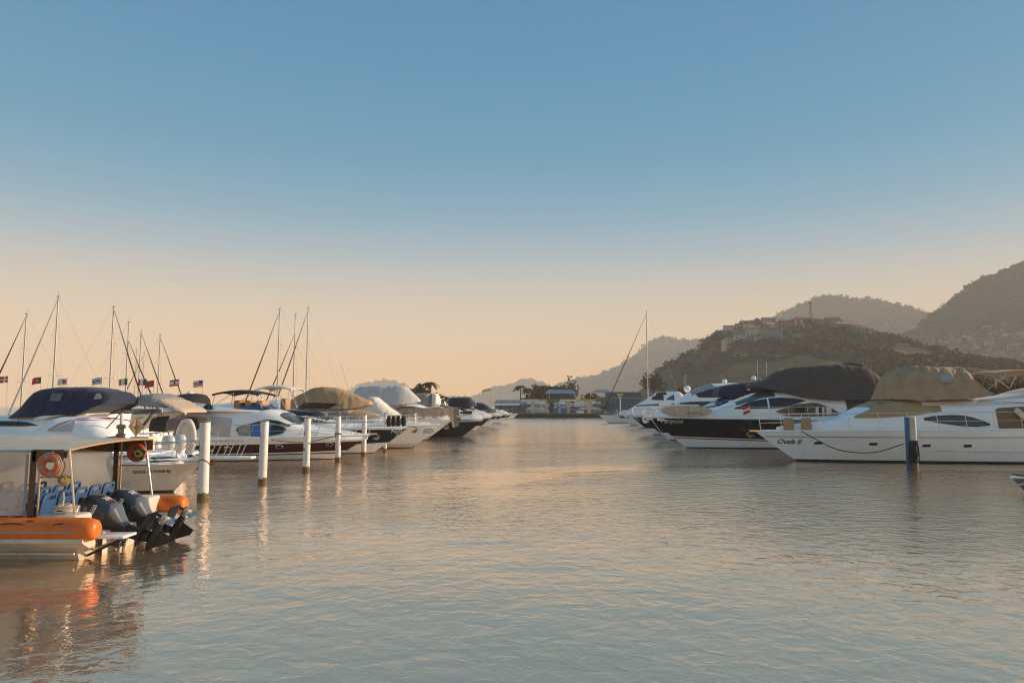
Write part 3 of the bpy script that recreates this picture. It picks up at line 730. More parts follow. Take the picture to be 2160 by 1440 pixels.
# retaining terraces on the near hill
H = HILLS['near_hill'][0]
TERR = M('terrace_concrete', (.50, .47, .43), .9, var=.25, scale=.4, streak=.5)
def terrace(lab, a, b):
    pts = []
    for k in range(7):
        px, py = a[0] + (b[0] - a[0]) * k / 6, a[1] + (b[1] - a[1]) * k / 6
        for y in np.linspace(215, 460, 200):
            p = at(px, py, float(y))
            if H(p.x, float(y)) >= p.z - .2: pts.append(p); break
    if len(pts) < 2: return
    r = thing('retaining_wall', lab, 'wall', tuple(pts[0]), 0)
    for p, q in zip(pts[:-1], pts[1:]):
        d = q - p; u = d.normalized(); nrm = Vector((-u.y, u.x, 0))
        vs_ = []
        for e in (p, q):
            e = e - pts[0] - Vector((0, .8, 0)); vs_ += [(e.x, e.y, e.z - 2.2), (e.x, e.y, e.z), (e.x, e.y + 1.4, e.z), (e.x, e.y + 1.4, e.z - 2.2)]
        mesh('wall_panel', vs_, [(0, 1, 5, 4), (1, 2, 6, 5), (2, 3, 7, 6), (0, 3, 2, 1), (4, 5, 6, 7)], TERR, r, False)
terrace('uppermost pale retaining wall stepping across the near hillside', (1545, 741), (1655, 734))
terrace('middle pale retaining wall stepping across the near hillside', (1520, 750), (1655, 742))
terrace('lowest pale retaining wall stepping across the near hillside', (1506, 757), (1648, 749))
# lattice radio tower
p = at(1711, 684, 452); tw = thing('radio_tower', 'red and grey lattice radio tower on the near hilltop', 'tower', tuple(p), 0)
TW = M('tower_steel', (.24, .15, .12), .7, metal=.3); hT = 15.2
for sx in (-1, 1):
    for sy in (-1, 1): rod('leg', (sx * 1.0, sy * 1.0, -1.5), (sx * .32, sy * .32, hT * .93), .10, TW, tw, 5)
for k in range(9):
    z0, z1 = hT * .92 * k / 9, hT * .92 * (k + 1) / 9; w0, w1 = 1.0 - .68 * k / 9, 1.0 - .68 * (k + 1) / 9
    for sy in (-1, 1):
        rod('brace', (-w0, sy * w0, z0), (w1, sy * w1, z1), .055, TW, tw, 4); rod('brace', (w0, sy * w0, z0), (-w1, sy * w1, z1), .055, TW, tw, 4)
lathe('antenna_platform', [(.3, hT * .88), (1.2, hT * .9), (1.25, hT * .94), (.3, hT * .95)], TW, tw, 10)
for k in range(6):
    a = k * math.pi / 3; box('antenna_panel', (1.25 * math.cos(a), 1.25 * math.sin(a), hT * .97), (.3, .3, 1.6), WM[0], tw, a)
rod('lightning_rod', (0, 0, hT * .9), (0, 0, hT + 1.2), .05, TW, tw, 4)

# ------------------------------------------------------------------ fuel dock at the end of the channel
YD = 160
X0, X1 = at(1084, 856, YD).x, at(1292, 856, YD).x
fd = thing('fuel_dock', 'dark fuel dock with white columns and yellow green canopy beam', 'dock', ((X0 + X1) / 2, YD, 0)); W = X1 - X0
DECKD = M('dock_dark', (.05, .042, .035), .8, var=.3); PUMPB = M('pump_blue', (.02, .12, .35), .4); BEAMW = M('beam_white', (.62, .60, .55), .6, streak=.3); BYEL = M('beam_yellow', (.62, .38, .03), .5); BGRN = M('beam_green', (.01, .15, .06), .5)
box('dock_deck', (0, 3, .86), (W, 7, .24), DECKD, fd); box('kerb', (0, -.55, 1.02), (W, .12, .14), M('kerb_timber', (.2, .14, .08), .8), fd)
box('fascia', (0, -.45, .45), (W - .6, .12, .62), M('fascia_black', (.018, .015, .013), .8), fd)
for k in range(16):
    x = -W / 2 + W * (k + .5) / 16; rod('pile', (x, -.3, -1), (x, -.3, .8), .16, DECKD, fd, 8); torus('tyre_fender', (x + .5, -.68, .45), .26, .10, BLACK, fd, 14, 6)
def px2(px): return at(px, 856, YD).x - (X0 + X1) / 2
zc = 2.7 + (856 - 844) / F * YD
for a, b, m in ((1100, 1136, BEAMW), (1136, 1153, BYEL), (1153, 1181, BGRN), (1181, 1214, BEAMW), (1214, 1256, BYEL), (1256, 1298, BGRN)):
    box('canopy_beam', ((px2(a) + px2(b)) / 2, 1.5, zc), (px2(b) - px2(a), 4.6, .42), m, fd)
for a, w in ((1124, .75), (1154, .5), (1198, .9), (1244, .85)):
    bbox('column', (px2(a), 1.3, (zc + .98) / 2), (w, .7, zc - .2 - .98), BEAMW, fd, .04)
for a in (1172, 1189):
    pm = bbox('fuel_pump', (px2(a), .5, 2.0), (1.0, .7, 2.0), PUMPB, fd, .05); 
    box('pump_display', (px2(a), .14, 2.5), (.7, .03, .45), WM[0], fd); tube('pump_hose', curve_pts([(px2(a) + .52, .4, 2.4), (px2(a) + .75, .3, 1.6), (px2(a) + .54, .4, 1.4)], 4), .04, BLACK, fd, 5)
box('white_locker', (px2(1224), .3, 1.35), (1.6, .7, .6), M('locker_white', (.8, .78, .72), .5), fd)
box('orange_locker', (px2(1279), 0, 1.2), (.8, .6, .5), M('locker_orange', (.55, .22, .04), .6), fd)
for a in (1160, 1228, 1236, 1248): rod('light_pole', (px2(a), 2.5, .9), (px2(a), 2.5, 6.2), .04, GALV, fd, 5)
def shed(name, label, px0, px1, py0, py1, Y, d, rm, wm, wall_top):
    a, b = at(px0, py1, Y), at(px1, py0, Y); r = thing(name, label, 'building', ((a.x + b.x) / 2, Y, 1.0)); w = b.x - a.x; zt, zb = b.z - 1.0, a.z - 1.0
    box('wall', (0, d / 2, wall_top / 2), (w * .9, d * .8, wall_top), wm, r)
    vs_ = [(-w / 2, -1, zb), (w / 2, -1, zb), (w / 2, d, zb + .2), (-w / 2, d, zb + .2), (-w / 2 + .8, d * .45, zt), (w / 2 - .8, d * .45, zt)]
    mesh('roof', vs_, [(0, 1, 5, 4), (2, 3, 4, 5), (0, 4, 3), (1, 2, 5), (0, 3, 2, 1)], rm, r, False)
    n = int(w / 2.2)
    for k in range(n): box('window', (-w * .42 + w * .84 * (k + .5) / n, d * .1 - .02, wall_top * .62), (1.0, .06, .9), PANE, r)
    for k in range(int(w / .9)):
        x = -w / 2 + .3 + k * .9; 
        if abs(x) < w / 2 - .9: rod('roof_rib', (x, -.98, zb + .03), (x, d * .45, zt + .03), .035, rm, r, 4)
    return r
RB = M('blue_metal_roof', (.07, .17, .27), .45, var=.12, streak=.2); RB2 = M('slate_blue_roof', (.10, .15, .23), .5, var=.12); TW2 = M('timber_dark', (.07, .045, .035), .8)
shed('dock_office', 'dark timber office under a long blue metal roof', 1152, 1216, 821, 830, 178, 9, RB, TW2, 4.2)
shed('workshop_shed', 'small shed under a slate blue roof right of the office', 1256, 1293, 821, 828, 182, 9, RB2, WM[5], 4.0)
shed('boat_shed', 'long low blue roofed boat shed left of the palms', 1040, 1112, 843, 851, 174, 8, RB2, M('shed_blue', (.09, .14, .22), .6), 1.9)
a, b = at(1286, 846, 172), at(1352, 828, 172)
st = thing('blue_warehouse', 'plain bright blue panelled warehouse behind the white sailing yacht', 'building', ((a.x + b.x) / 2, 176, 1.0))
SB = M('blue_cladding', (.012, .058, .13), .55, var=.12, streak=.2)
for k in range(9): box('wall_panel', (-(b.x - a.x) / 2 + (b.x - a.x) * (k + .5) / 9, 0, (b.z - 1) / 2), ((b.x - a.x) / 9 - .06, 8, b.z - 1), SB, st)
box('roof', (0, 0, b.z - .9), (b.x - a.x + .3, 8.4, .16), RB2, st)
box('wall_band', (0, -4.06, (a.z + b.z) / 2 - 1.2), (b.x - a.x - .4, .06, .22), M('band_orange', (.4, .18, .05), .7), st)
# the yellow and green sign at the dock's right end
a = at(1308, 835, 158); sg = thing('fuel_sign', 'yellow and green square fuel sign on a white post', 'sign', (a.x, 158, .98))
rod('post', (0, 0, 0), (0, 0, 3.6), .12, BEAMW, sg); box('sign_board', (0, -.1, 3.9), (1.3, .16, 1.2), BGRN, sg); box('sign_band', (0, -.19, 4.25), (1.3, .05, .45), BYEL, sg); lettering('sign_lettering', 'BR', .62, lambda u, v: (-.42 + u, -.2, 3.42 + v), FWHT, sg, 0, .01)
mx_ = at(1308, 866, 158)
tag(bbox('sign_pontoon', (mx_.x, 158, .35), (3.0, 2.4, 1.3), QUAY, None, .05), 'small concrete float carrying the fuel sign', 'pontoon')
# ================================================================== THE BOATS
def cover_from(b, outline_top, outline_bot, w, name, mat, n=3.0, tum=.18, wr=.05, dy=None, freq=1.1, taper=(1, 1), seed=0, sm=2, nxx=56):
    dy = w * .7 if dy is None else dy
    t = np.array(sorted(b.qs(outline_top, dy))); bo = np.array(sorted(b.qs(outline_bot, dy)))
    xs = np.linspace(max(t[0, 0], bo[0, 0]), min(t[-1, 0], bo[-1, 0]), 26); st = []
    for i, x in enumerate(xs):
        u = i / 25; ww = w * (taper[0] + (taper[1] - taper[0]) * u) * (1 - .5 * u ** 6) * (1 - .12 * (1 - u) ** 6)
        z0, z1 = np.interp(x, bo[:, 0], bo[:, 1]), np.interp(x, t[:, 0], t[:, 1])
        st.append((x, z0, max(z1, z0 + .04), ww))
    B = Body(st, n, tum, sm, 70); o = B.build(name, mat, b.root, 34, wr, freq, nxx + 24, seed)
    ln_ = xs[-1] - xs[0]; k = max(2, int(ln_ / 1.6))
    for i in range(1, k):                       # stitched seams between the cloth panels
        x = xs[0] + ln_ * i / k + 0.12 * math.sin(i * 2.7 + seed)
        tube('seam', [B.pt(x, th) + (B.pt(x, th) - Vector((x, 0, B.ev(x)[0]))).normalized() * (wr * .35 + .006) for th in np.linspace(.06, math.pi - .06, 26)], .013, mat, o, 5)
    for i in range(k):                          # tie-down straps below the hem
        x = xs[0] + ln_ * (i + .5) / k; z0, z1, ww = B.ev(x)
        for sd in (1, -1): rod('strap', (x, sd * (ww + .02), z0 + .08), (x + .05, sd * (ww - .02), z0 - .16), .010, ROPE, o, 5)
    return B
def cabin_from(b, top, z0, wpts, n=4.5, tum=.16, sm=2, name='cabin', mat=None, nt=24):
    t = np.array(sorted(b.qs(top))); xs = np.linspace(t[0, 0], t[-1, 0], 40); wp = np.array(sorted(wpts))
    st = [(x, z0, max(z0 + .03, np.interp(x, t[:, 0], t[:, 1])), np.interp(x, wp[:, 0], wp[:, 1])) for x in xs]
    B = Body(st, n, tum, sm, 80); B.build(name, mat or WHITE2, b.root, nt); return B
def win(b, body, lo, hi, mat, dy, name='window', frame=None, sides=(1, -1), off=.012, fr=.014):
    return patch(b.root, name, body.y, b.qs(lo, dy), b.qs(hi, dy), mat, sides, off, 20, 4, frame, fr)
def radar(b, x, z, mat=None, r=.28):
    d = lathe('radar_dome', [(.02, 0), (r * .8, .02), (r, .12), (r * .95, .25), (r * .6, .36), (.02, .4)], mat or WHITE2, b.root, 16, (x, 0, z)); return d
def whip(b, x, y, z, h, lean=0.0): rod('antenna', (x, y, z), (x - lean, y, z + h), .012, WHITE2, b.root, 5)

# ---------------------------------------------------------------- maroon flybridge yacht (left row, nearest bow)
b = Boat('motor_yacht', 'white flybridge yacht with maroon hull band and black bimini behind the pilings', 'yacht', 785, 36.8, 12.2, 4.2, 0, 1.12, 1.26, 2.0,
         [(.03, .03, ANTIF), (.24, .30, WHITE), (.30, .36, MAROON), (.36, .44, WHITE), (.78, .92, MAROON), (1.12, 1.26, WHITE)])
cab = cabin_from(b, [(400, 862), (430, 862), (500, 863), (572, 861), (588, 863), (612, 872), (640, 888), (655, 897), (700, 904), (745, 910), (775, 917)], 1.02,
                 [(0, 1.7), (5, 1.75), (8, 1.6), (9.5, 1.25), (11, .7), (12, .12)], 4.6, .14, 2)
win(b, cab, *[[(a, c) for a, c in zip(np.linspace(496, 600, 21), 906.5 + s * 13.5 * np.sqrt(np.clip(1 - ((np.linspace(496, 600, 21) - 548) / 52) ** 2, 0, 1)))] for s in (1, -1)], GLASS, 1.75, 'side_window', GALV, fr=.02)
win(b, cab, [(528, 919), (569, 917)], [(528, 894), (569, 893.5)], BLUEF, 1.75, 'blue_sunshade', off=.02)
win(b, cab, [(500, 917), (527, 919.6)], [(500, 900), (527, 895)], VINYLW, 1.75, 'pale_sunshade', off=.02)
win(b, cab, [(520, 896), (560, 889.5), (608, 900)], [(520, 895), (560, 884), (585, 888), (608, 897)], DARK, 1.7, 'window_brow', off=.03)
win(b, cab, [(590, 880), (615, 893), (640, 897.5)], [(590, 877.5), (615, 879), (640, 886)], GLASSG, 1.55, 'windscreen_side', CHROME)
x0, z_ = b.q(606, 870); x1, _ = b.q(646, 891)
for k in range(3): wrap(b.root, 'windscreen', cab, x0, x1, math.pi * (.28 + .15 * k) + .02, math.pi * (.28 + .15 * (k + 1)) - .02, GLASSG)
win(b, cab, [(436, 917), (484, 920)], [(436, 879), (470, 880), (488, 884)], LGREYC, 1.75, 'cockpit_curtain', CHROME, off=.02)
# flybridge coaming
fly = Body([(b.q(412, 0)[0], 2.52, b.q(0, 847)[1], 1.55), (b.q(440, 0)[0], 2.42, b.q(0, 850)[1], 1.6), (b.q(500, 0)[0], 2.42, b.q(0, 860)[1], 1.6), (b.q(540, 0)[0], 2.42, b.q(0, 860)[1], 1.5), (b.q(590, 0)[0], 2.4, b.q(0, 863)[1], 1.2), (b.q(612, 0)[0], 2.3, 2.42, .9)], 5, .05, 2, 40)
fly.build('flybridge_coaming', WHITE2, b.root, 18)
xx, zz = b.q(432, 863, 1.5); box('maker_mark', (xx + .25, -1.655, zz + .02), (.5, .02, .05), GREYH, b.root); mesh('maker_emblem', [(xx + .2, -1.665, zz + .08), (xx + .36, -1.665, zz + .08), (xx + .28, -1.665, zz + .18)], [(0, 1, 2)], GREYH, b.root, False)
x, z = b.q(515, 861, .4); x2, z2 = b.q(553, 852, .4)
mesh('flybridge_windscreen', [(x, -1.35, z), (x2 + .5, -1.0, z - .02), (x2 + .6, 0, z - .02), (x2 + .5, 1.0, z - .02), (x, 1.35, z), (x + .1, -1.3, z + .05), (x2, -.95, z2), (x2 + .1, 0, z2), (x2, .95, z2), (x + .1, 1.3, z + .05)],
     [(0, 1, 6, 5), (1, 2, 7, 6), (2, 3, 8, 7), (3, 4, 9, 8)], GLASSB, b.root)
for k in range(3): bbox('helm_seat', (b.q(540 + k * 22, 0)[0], -.2, b.q(0, 853)[1]), (.34, 1.1, .42), M('seat_tan', (.45, .27, .14), .7), b.root, .08)
lathe('fly_speaker', [(.02, -.1), (.2, -.1), (.22, 0), (.2, .1), (.02, .1)], BLACK, b.root, 14, (b.q(496, 0)[0], -1.45, b.q(0, 861)[1]), 'y')
ball('searchlight', (b.q(464, 0)[0], -.9, b.q(0, 856)[1]), .12, M('lamp_orange', (.6, .2, .06), .4), b.root)
bx0, bz = b.q(470, 831); bx1, _ = b.q(590, 0)
b.bimini(bx0, bx1, 1.35, bz - .02, .16, BLKC, [(b.q(500, 0)[0], b.q(0, 858)[1], bx0 + .15), (b.q(500, 0)[0], b.q(0, 858)[1], bx0 + 1.2), (b.q(536, 0)[0], b.q(0, 856)[1], bx1 - 1.2), (b.q(598, 0)[0], b.q(0, 862)[1], bx1 - .15)])
b.porthole(589, 942, .17, .085); b.porthole(695, 937, .17, .085); b.porthole(480, 946, .17, .085)
b.rail(.42, .985, .62, 9, .22); b.anchor(GALV)
for px in (505, 655, 735): x, z = b.q(px, 921, 2.05); bbox('cleat', (x, -b.half(x / b.L, 1.1) + .06, b.sheer(x / b.L) + .05), (.24, .05, .05), CHROME, b.root, .02)
# mooring lines of the maroon yacht
p0, p1 = at(712, 918, 34.9), at(572, 928, 34.75)
tag(tube('mooring_rope', curve_pts([p1, (p1 + p0) / 2 - Vector((0, 0, .22)), p0], 8), .018, ROPE, None, 5), 'dark slack rope from the slim piling to the maroon yacht', 'rope')

# ---------------------------------------------------------------- dark green hull
b = Boat('motor_yacht', 'flybridge yacht with dark green hull and round black fenders on its bow', 'yacht', 864, 41.5, 13, 4.2, 0, 1.45, 1.5, 2.1,
         [(.03, .03, ANTIF), (.30, .62, WHITE), (1.32, 1.38, DGREEN), (1.45, 1.5, WHITE)])
cab = cabin_from(b, [(520, 874), (600, 874), (660, 873), (690, 880), (720, 889), (760, 893), (820, 896), (850, 899)], 1.35, [(0, 1.7), (7, 1.7), (9, 1.4), (11.5, .7), (13, .1)], 4.5, .15, 2)
win(b, cab, [(585, 890), (640, 893), (708, 893)], [(585, 889), (640, 882), (668, 879), (690, 883), (708, 891)], OLIVEG, 1.7, 'side_window', CHROME)
x0, _ = b.q(684, 0); x1, _ = b.q(722, 0)
for k in range(3): wrap(b.root, 'windscreen', cab, x0, x1, math.pi * (.27 + .155 * k) + .02, math.pi * (.27 + .155 * (k + 1)) - .02, GLASSG)
f2 = Body([(b.q(560, 0)[0], 2.2, b.q(0, 862)[1], 1.5), (b.q(640, 0)[0], 2.2, b.q(0, 863)[1], 1.5), (b.q(688, 0)[0], 2.2, b.q(0, 867)[1], 1.0), (b.q(700, 0)[0], 2.15, 2.25, .7)], 5, .05, 2, 40); f2.build('flybridge_coaming', NAVYH, b.root, 16)
x, z = b.q(640, 862); x2, z2 = b.q(700, 852)
mesh('flybridge_windscreen', [(x, -1.3, z), (x2, -.8, z), (x2 + .2, 0, z), (x2, .8, z), (x, 1.3, z), (x + .4, -1.3, z2 + .1), (x2 + .5, -.8, z2), (x2 + .7, 0, z2), (x2 + .5, .8, z2), (x + .4, 1.3, z2 + .1)], [(0, 1, 6, 5), (1, 2, 7, 6), (2, 3, 8, 7), (3, 4, 9, 8)], GLASS, b.root)
bbox('helm_seat', (b.q(630, 0)[0], -.3, b.q(0, 853)[1]), (.35, .9, .7), M('seat_tan', (.45, .27, .14), .7), b.root, .08)
bx0, bz = b.q(555, 822); bx1, _ = b.q(652, 0)
b.bimini(bx0, bx1, 1.35, bz, .2, WCANV, [(b.q(600, 0)[0], b.q(0, 860)[1], bx0 + .2), (b.q(612, 0)[0], b.q(0, 860)[1], bx0 + 1.2), (b.q(640, 0)[0], b.q(0, 860)[1], bx1 - .9), (b.q(664, 0)[0], b.q(0, 862)[1], bx1 - .15)])
b.rail(.5, .985, .65, 8, .22); b.anchor(COPPER, 1.2)
b.name_on('Feijão', 824, 913, .34, M('letter_white', (.8, .8, .78), .5), .4); b.name_on('Jo', 834, 921, .26, MATS['letter_white'], .3)
for k, px in enumerate((818, 827.5, 836.5, 847)):
    x, z = b.q(px, 905, .9); a = x / b.L; y = -(b.half(a, 1.4) - .02)
    r = thing('round_fender', ['leftmost', 'second from left', 'third from left', 'rightmost'][k] + ' of four black round fenders on the dark green bow', 'fender', tuple(b.root.matrix_basis @ Vector((x, y, b.sheer(a)))), 0, 'black fenders on the green bow')
    lathe('fender_body', [(.02, -.10), (.20, -.09), (.27, 0), (.20, .09), (.02, .10)], BLACK, r, 18, (0, 0, .33), 'y').scale = (.62, 1, 1.25)
    rod('lanyard', (0, 0, .55), (0, .05, .72), .01, ROPE, r, 5)

# ---------------------------------------------------------------- plain white hull with sketch of a ship
b = Boat('motor_yacht', 'white yacht with tan flybridge cover and a ship emblem on its bow', 'yacht', 934, 46.5, 13.5, 4.3, 0, 1.4, 1.5, 2.0,
         [(.05, .05, ANTIF), (.2, .3, OLDWHITE), (1.4, 1.5, WHITE)])
cab = cabin_from(b, [(560, 866), (640, 862), (700, 860), (742, 861), (775, 867), (806, 877), (830, 885), (880, 890), (925, 896)], 1.3, [(0, 1.75), (8, 1.75), (10, 1.35), (12, .7), (13.4, .1)], 4.5, .15, 2)
win(b, cab, [(690, 884), (760, 884), (806, 883)], [(690, 870), (740, 868), (770, 872), (806, 881)], TAND, 1.7, 'window_cover', None)
wrap(b.root, 'windscreen_cover', cab, b.q(770, 0)[0], b.q(812, 0)[0], math.pi * .22, math.pi * .78, TANC)
cover_from(b, [(603, 847), (625, 833), (652, 819), (675, 816), (702, 817), (735, 830), (775, 846)], [(603, 862), (660, 863), (742, 862), (765, 856), (775, 853)], 1.65, 'flybridge_cover', TANC, 8, .38, .07, seed=3, taper=(1, .92), sm=0)
b.rail(.5, .985, .6, 8, .2); b.anchor(GALV)
x, z = b.q(890, 911.5, 1.0); EM = M('emblem_grey', (.10, .10, .10), .6)
def onh(u, v): return (x + u, -(b.hy(x + u, z + v) + .012), z + v)
for seg in ([(0, 0), (.68, .03)], [(.06, .05), (.12, .22), (.2, .06)], [(.26, .06), (.34, .32), (.42, .07)], [(.46, .07), (.52, .26), (.6, .06)], [(-.03, -.05), (.35, -.075), (.72, -.04)]): tube('emblem_stroke', [onh(*p) for p in seg], .014, EM, b.root, 5)

# ---------------------------------------------------------------- grey-white tent cover
b = Boat('motor_yacht', 'white yacht under a pale grey tent cover with beige cloth hung round its bow', 'yacht', 962, 57, 14.5, 4.5, 0, 1.7, 1.85, 2.4,
         [(.04, .04, ANTIF), (.3, .4, OLDWHITE), (1.7, 1.85, WHITE)])
cab = cabin_from(b, [(700, 854), (780, 852), (850, 851), (884, 852), (900, 858), (930, 866), (955, 873)], 1.6, [(0, 1.9), (9, 1.85), (11.5, 1.3), (13.5, .6), (14.4, .1)], 4.5, .15, 2)
win(b, cab, [(829, 860), (840, 866.5), (862, 868), (886, 861)], [(829, 859), (845, 857), (868, 857), (886, 860)], GLASS, 1.8, 'side_window', CHROME)
cover_from(b, [(741, 834), (747, 821), (757, 815), (800, 813), (850, 813), (866, 828), (880, 842)], [(741, 856), (800, 857), (862, 852), (880, 846)], 1.85, 'flybridge_cover', LGREYC, 9, .34, .06, seed=8, sm=0)
b2 = Boat('motor_yacht', 'white sports cruiser with steep beige canopy between the emblem yacht and grey tent', 'yacht', 905, 51.5, 11, 3.8, 0, 1.35, 1.5, 1.8, [(.04, .04, ANTIF), (1.35, 1.5, WHITE)])
cover_from(b2, [(770, 842), (778, 836), (790, 837), (815, 858), (842, 877), (850, 884)], [(770, 868), (800, 880), (850, 889)], 1.45, 'cockpit_canopy', WCANV, 5, .25, .04, seed=21, sm=1)
b2.rail(.5, .985, .6, 7, .2)
b.rail(.45, .985, .75, 9, .2); b.anchor(BLACK)
vs_, nn = [], 24
for i in range(nn + 1):
    a = .70 + .30 * i / nn; xx = a * b.xb(b.sheer(a)) + .12; y = -max(0.0, b.half(a, b.sheer(a)) - .06) - .04
    if i == nn: y = -.06; xx += .12
    for j in range(6): vs_.append((xx + .03 * math.sin(i * 2.1), y - .04 * math.sin(i * 1.7 + j * .5) * (j / 5), b.sheer(a) + .72 - j * (.72 + .12 * math.sin(i * .9)) / 5 * (1.0 if i < nn - 2 else 1.9)))
dr = thing('bow_cloth', 'long taupe cloth draped along the bow rail of the grey tented yacht', 'cloth', (b.Xt - b.L, b.Y, 0))
mesh('drape', vs_, grid_faces(nn + 1, 6), M('drape_taupe', (.30, .22, .16), .9, var=.15, bump=.4), dr)

# ---------------------------------------------------------------- generic farther yachts
def far_yacht(label, tip, Y, Lb, B, head, fst, fbow, bands, top, wpts, wins, scr, rake=2.0, group=None, z0=None, rail=True, extra=None, glass=None):
    b = Boat('motor_yacht', label, 'yacht', tip, Y, Lb, B, head, fst, fbow, rake, bands)
    cab = cabin_from(b, top, z0 or fst - .1, wpts, 4.5, .15, 2)
    for lo, hi, m in wins: win(b, cab, lo, hi, m, B * .4, 'side_window', CHROME)
    if scr:
        x0, x1 = b.q(scr[0], 0)[0], b.q(scr[1], 0)[0]
        for k in range(3): wrap(b.root, 'windscreen', cab, x0, x1, math.pi * (.25 + .167 * k) + .02, math.pi * (.25 + .167 * (k + 1)) - .02, glass or GLASSG)
    if rail: b.rail(.48, .985, .65, 8, .2)
    b.anchor(GALV)
    return b, cab
b, c = far_yacht('black hulled yacht with boxy grey canvas aft and pale deck edge', 1023, 64, 15, 4.6, 0, 1.55, 1.6, [(.05, .05, ANTIF), (1.28, 1.3, BLACKH), (1.55, 1.6, M('grey_band', (.33, .33, .36), .3))],
    [(860, 856), (905, 853), (930, 852), (950, 857), (975, 866), (1000, 872), (1018, 879)], [(0, 1.9), (9, 1.8), (12, 1.1), (14, .5), (15, .1)], [([(885, 867), (940, 868)], [(885, 860), (925, 858), (940, 864)], GLASS)], (938, 970))
cover_from(b, [(874, 832), (878, 829), (908, 829), (912, 830)], [(874, 858), (912, 856)], 1.7, 'aft_enclosure', GREYC if False else M('grey_canvas', (.26, .25, .25), .85, bump=.3), 7, .06, .03, sm=0)
cover_from(b, [(911, 829), (920, 830), (926, 842)], [(911, 856), (926, 852)], 1.6, 'windscreen_cover', WCANV, 6, .08, .03, sm=0)
for k, px in enumerate((975, 983, 991)): x, z = b.q(px, 872, 1.0); bbox('deck_cushion', (x, -.5, z + .1), (.35, .5, .25), BLACK, b.root, .06)
b, c = far_yacht('navy hulled yacht with dark navy canopy and blue bimini frame', 1040, 78, 14, 4.5, 0, 1.5, 1.6, [(.05, .05, ANTIF), (.45, .55, WHITE), (1.35, 1.42, NAVYH), (1.5, 1.6, WHITE)],
    [(890, 858), (950, 857), (985, 858), (1005, 863), (1025, 870), (1036, 874)], [(0, 1.8), (9, 1.7), (12, 1.0), (14, .1)], [([(930, 869), (985, 869)], [(930, 862), (975, 861), (985, 866)], GLASS)], (980, 1006))
cover_from(b, [(946, 840), (955, 837), (990, 837), (1004, 852)], [(946, 858), (990, 859), (1004, 856)], 1.7, 'flybridge_cover', NAVY, 6, .25, .04, seed=4, sm=1)
x0, z0_ = b.q(922, 838); x1, _ = b.q(948, 0); b.bimini(x0, x1, 1.4, z0_, .15, NAVYL, [(x0 + .1, 2.6, x0 + .1), (x0 + .6, 2.6, x1 - .2), (x1 - .1, 2.6, x0 + .5)])
b, c = far_yacht('white yacht with dark boot stripe and low navy cover further along', 1063, 93, 13, 4.3, 0, 1.5, 1.6, [(.05, .05, ANTIF), (.9, 1.0, WHITE), (1.3, 1.4, BLACKH), (1.5, 1.6, WHITE)],
    [(930, 860), (990, 859), (1015, 861), (1035, 867), (1058, 874)], [(0, 1.7), (8, 1.6), (11, .9), (13, .1)], [([(960, 868), (1012, 868)], [(960, 863), (1005, 862), (1012, 866)], GLASS)], (1008, 1030))
cover_from(b, [(1000, 852), (1008, 848), (1020, 850), (1034, 860), (1046, 866)], [(1000, 864), (1025, 866), (1046, 869)], 1.5, 'cockpit_cover', NAVY, 4, .15, .04, seed=6)
b, c = far_yacht('last dark hulled cruiser at the far end of the left row', 1081, 113, 12, 4.0, 0, 1.4, 1.55, [(.05, .05, ANTIF), (.7, .85, WHITE), (1.3, 1.4, BLACKH), (1.4, 1.55, WHITE)],
    [(970, 863), (1020, 862), (1045, 862), (1060, 866), (1076, 872)], [(0, 1.6), (8, 1.5), (10.5, .8), (12, .1)], [([(1005, 867), (1042, 867)], [(1005, 864), (1038, 863.5), (1042, 866)], GLASS)], (1040, 1056))
b, c = far_yacht('white cabin cruiser with grey top far back in the left row', 1046, 134, 12, 4.0, 0, 1.4, 1.55, [(.05, .05, ANTIF), (1.4, 1.55, WHITE)],
    [(960, 862), (1000, 858), (1025, 858), (1035, 864), (1044, 869)], [(0, 1.6), (8, 1.5), (10.5, .8), (12, .1)], [([(985, 866), (1028, 866)], [(985, 861), (1022, 861), (1028, 865)], GLASSG)], (1026, 1038))

# ---------------------------------------------------------------- right row: white yacht in front
b = Boat('motor_yacht', 'large white yacht with taupe flybridge cover and four portholes at the right', 'yacht', 1592, 35.5, 18.5, 4.7, 180, 1.66, 1.46, 2.0,
         [(.10, .10, ANTIF), (.36, .30, WHITE), (1.25, 1.20, WHITE), (1.66, 1.46, WHITE2)])
tube('rub_strip', [(a_ * b.xb(1.22), b.near * (b.half(a_, 1.225 + .02) + .012), 1.25 - .05 * a_ * a_) for a_ in np.linspace(.02, .99, 30)], .018, GREYH, b.root, 5)
tube('knuckle_line', [(a_ * b.xb(.5), b.near * (b.half(a_, .6) + .006), .52 + .30 * a_ ** 3) for a_ in np.linspace(.02, .97, 30)], .008, GREYH, b.root, 5)
cab = cabin_from(b, [(1640, 900), (1700, 891), (1740, 886), (1768, 880), (1795, 868), (1825, 853), (1860, 842.5), (1900, 842), (1940, 843), (1990, 842), (2080, 840), (2180, 838), (2340, 838)], 1.5,
                 [(1, 1.95), (8.5, 1.95), (11.5, 1.75), (13.5, 1.35), (16, .75), (17.6, .12)], 4.8, .14, 2)
wrap(b.root, 'windscreen_cover', cab, b.q(1868, 0)[0], b.q(1778, 0)[0], math.pi * .20, math.pi * .80, TANC, .02)
win(b, cab, [(1820, 882), (1868, 881.5), (1930, 876), (1991, 867)], [(1820, 878), (1868, 856.5), (1900, 854), (1991, 854.5)], TANC, 1.8, 'window_cover', None, off=.025)
win(b, cab, [(1955, 885), (1990, 892), (2030, 897.5), (2060, 899), (2088, 896)], [(1955, 882), (1975, 878), (2015, 875.5), (2045, 878), (2075, 888), (2088, 894)], GLASSG, 1.9, 'side_window', BLACK, fr=.02)
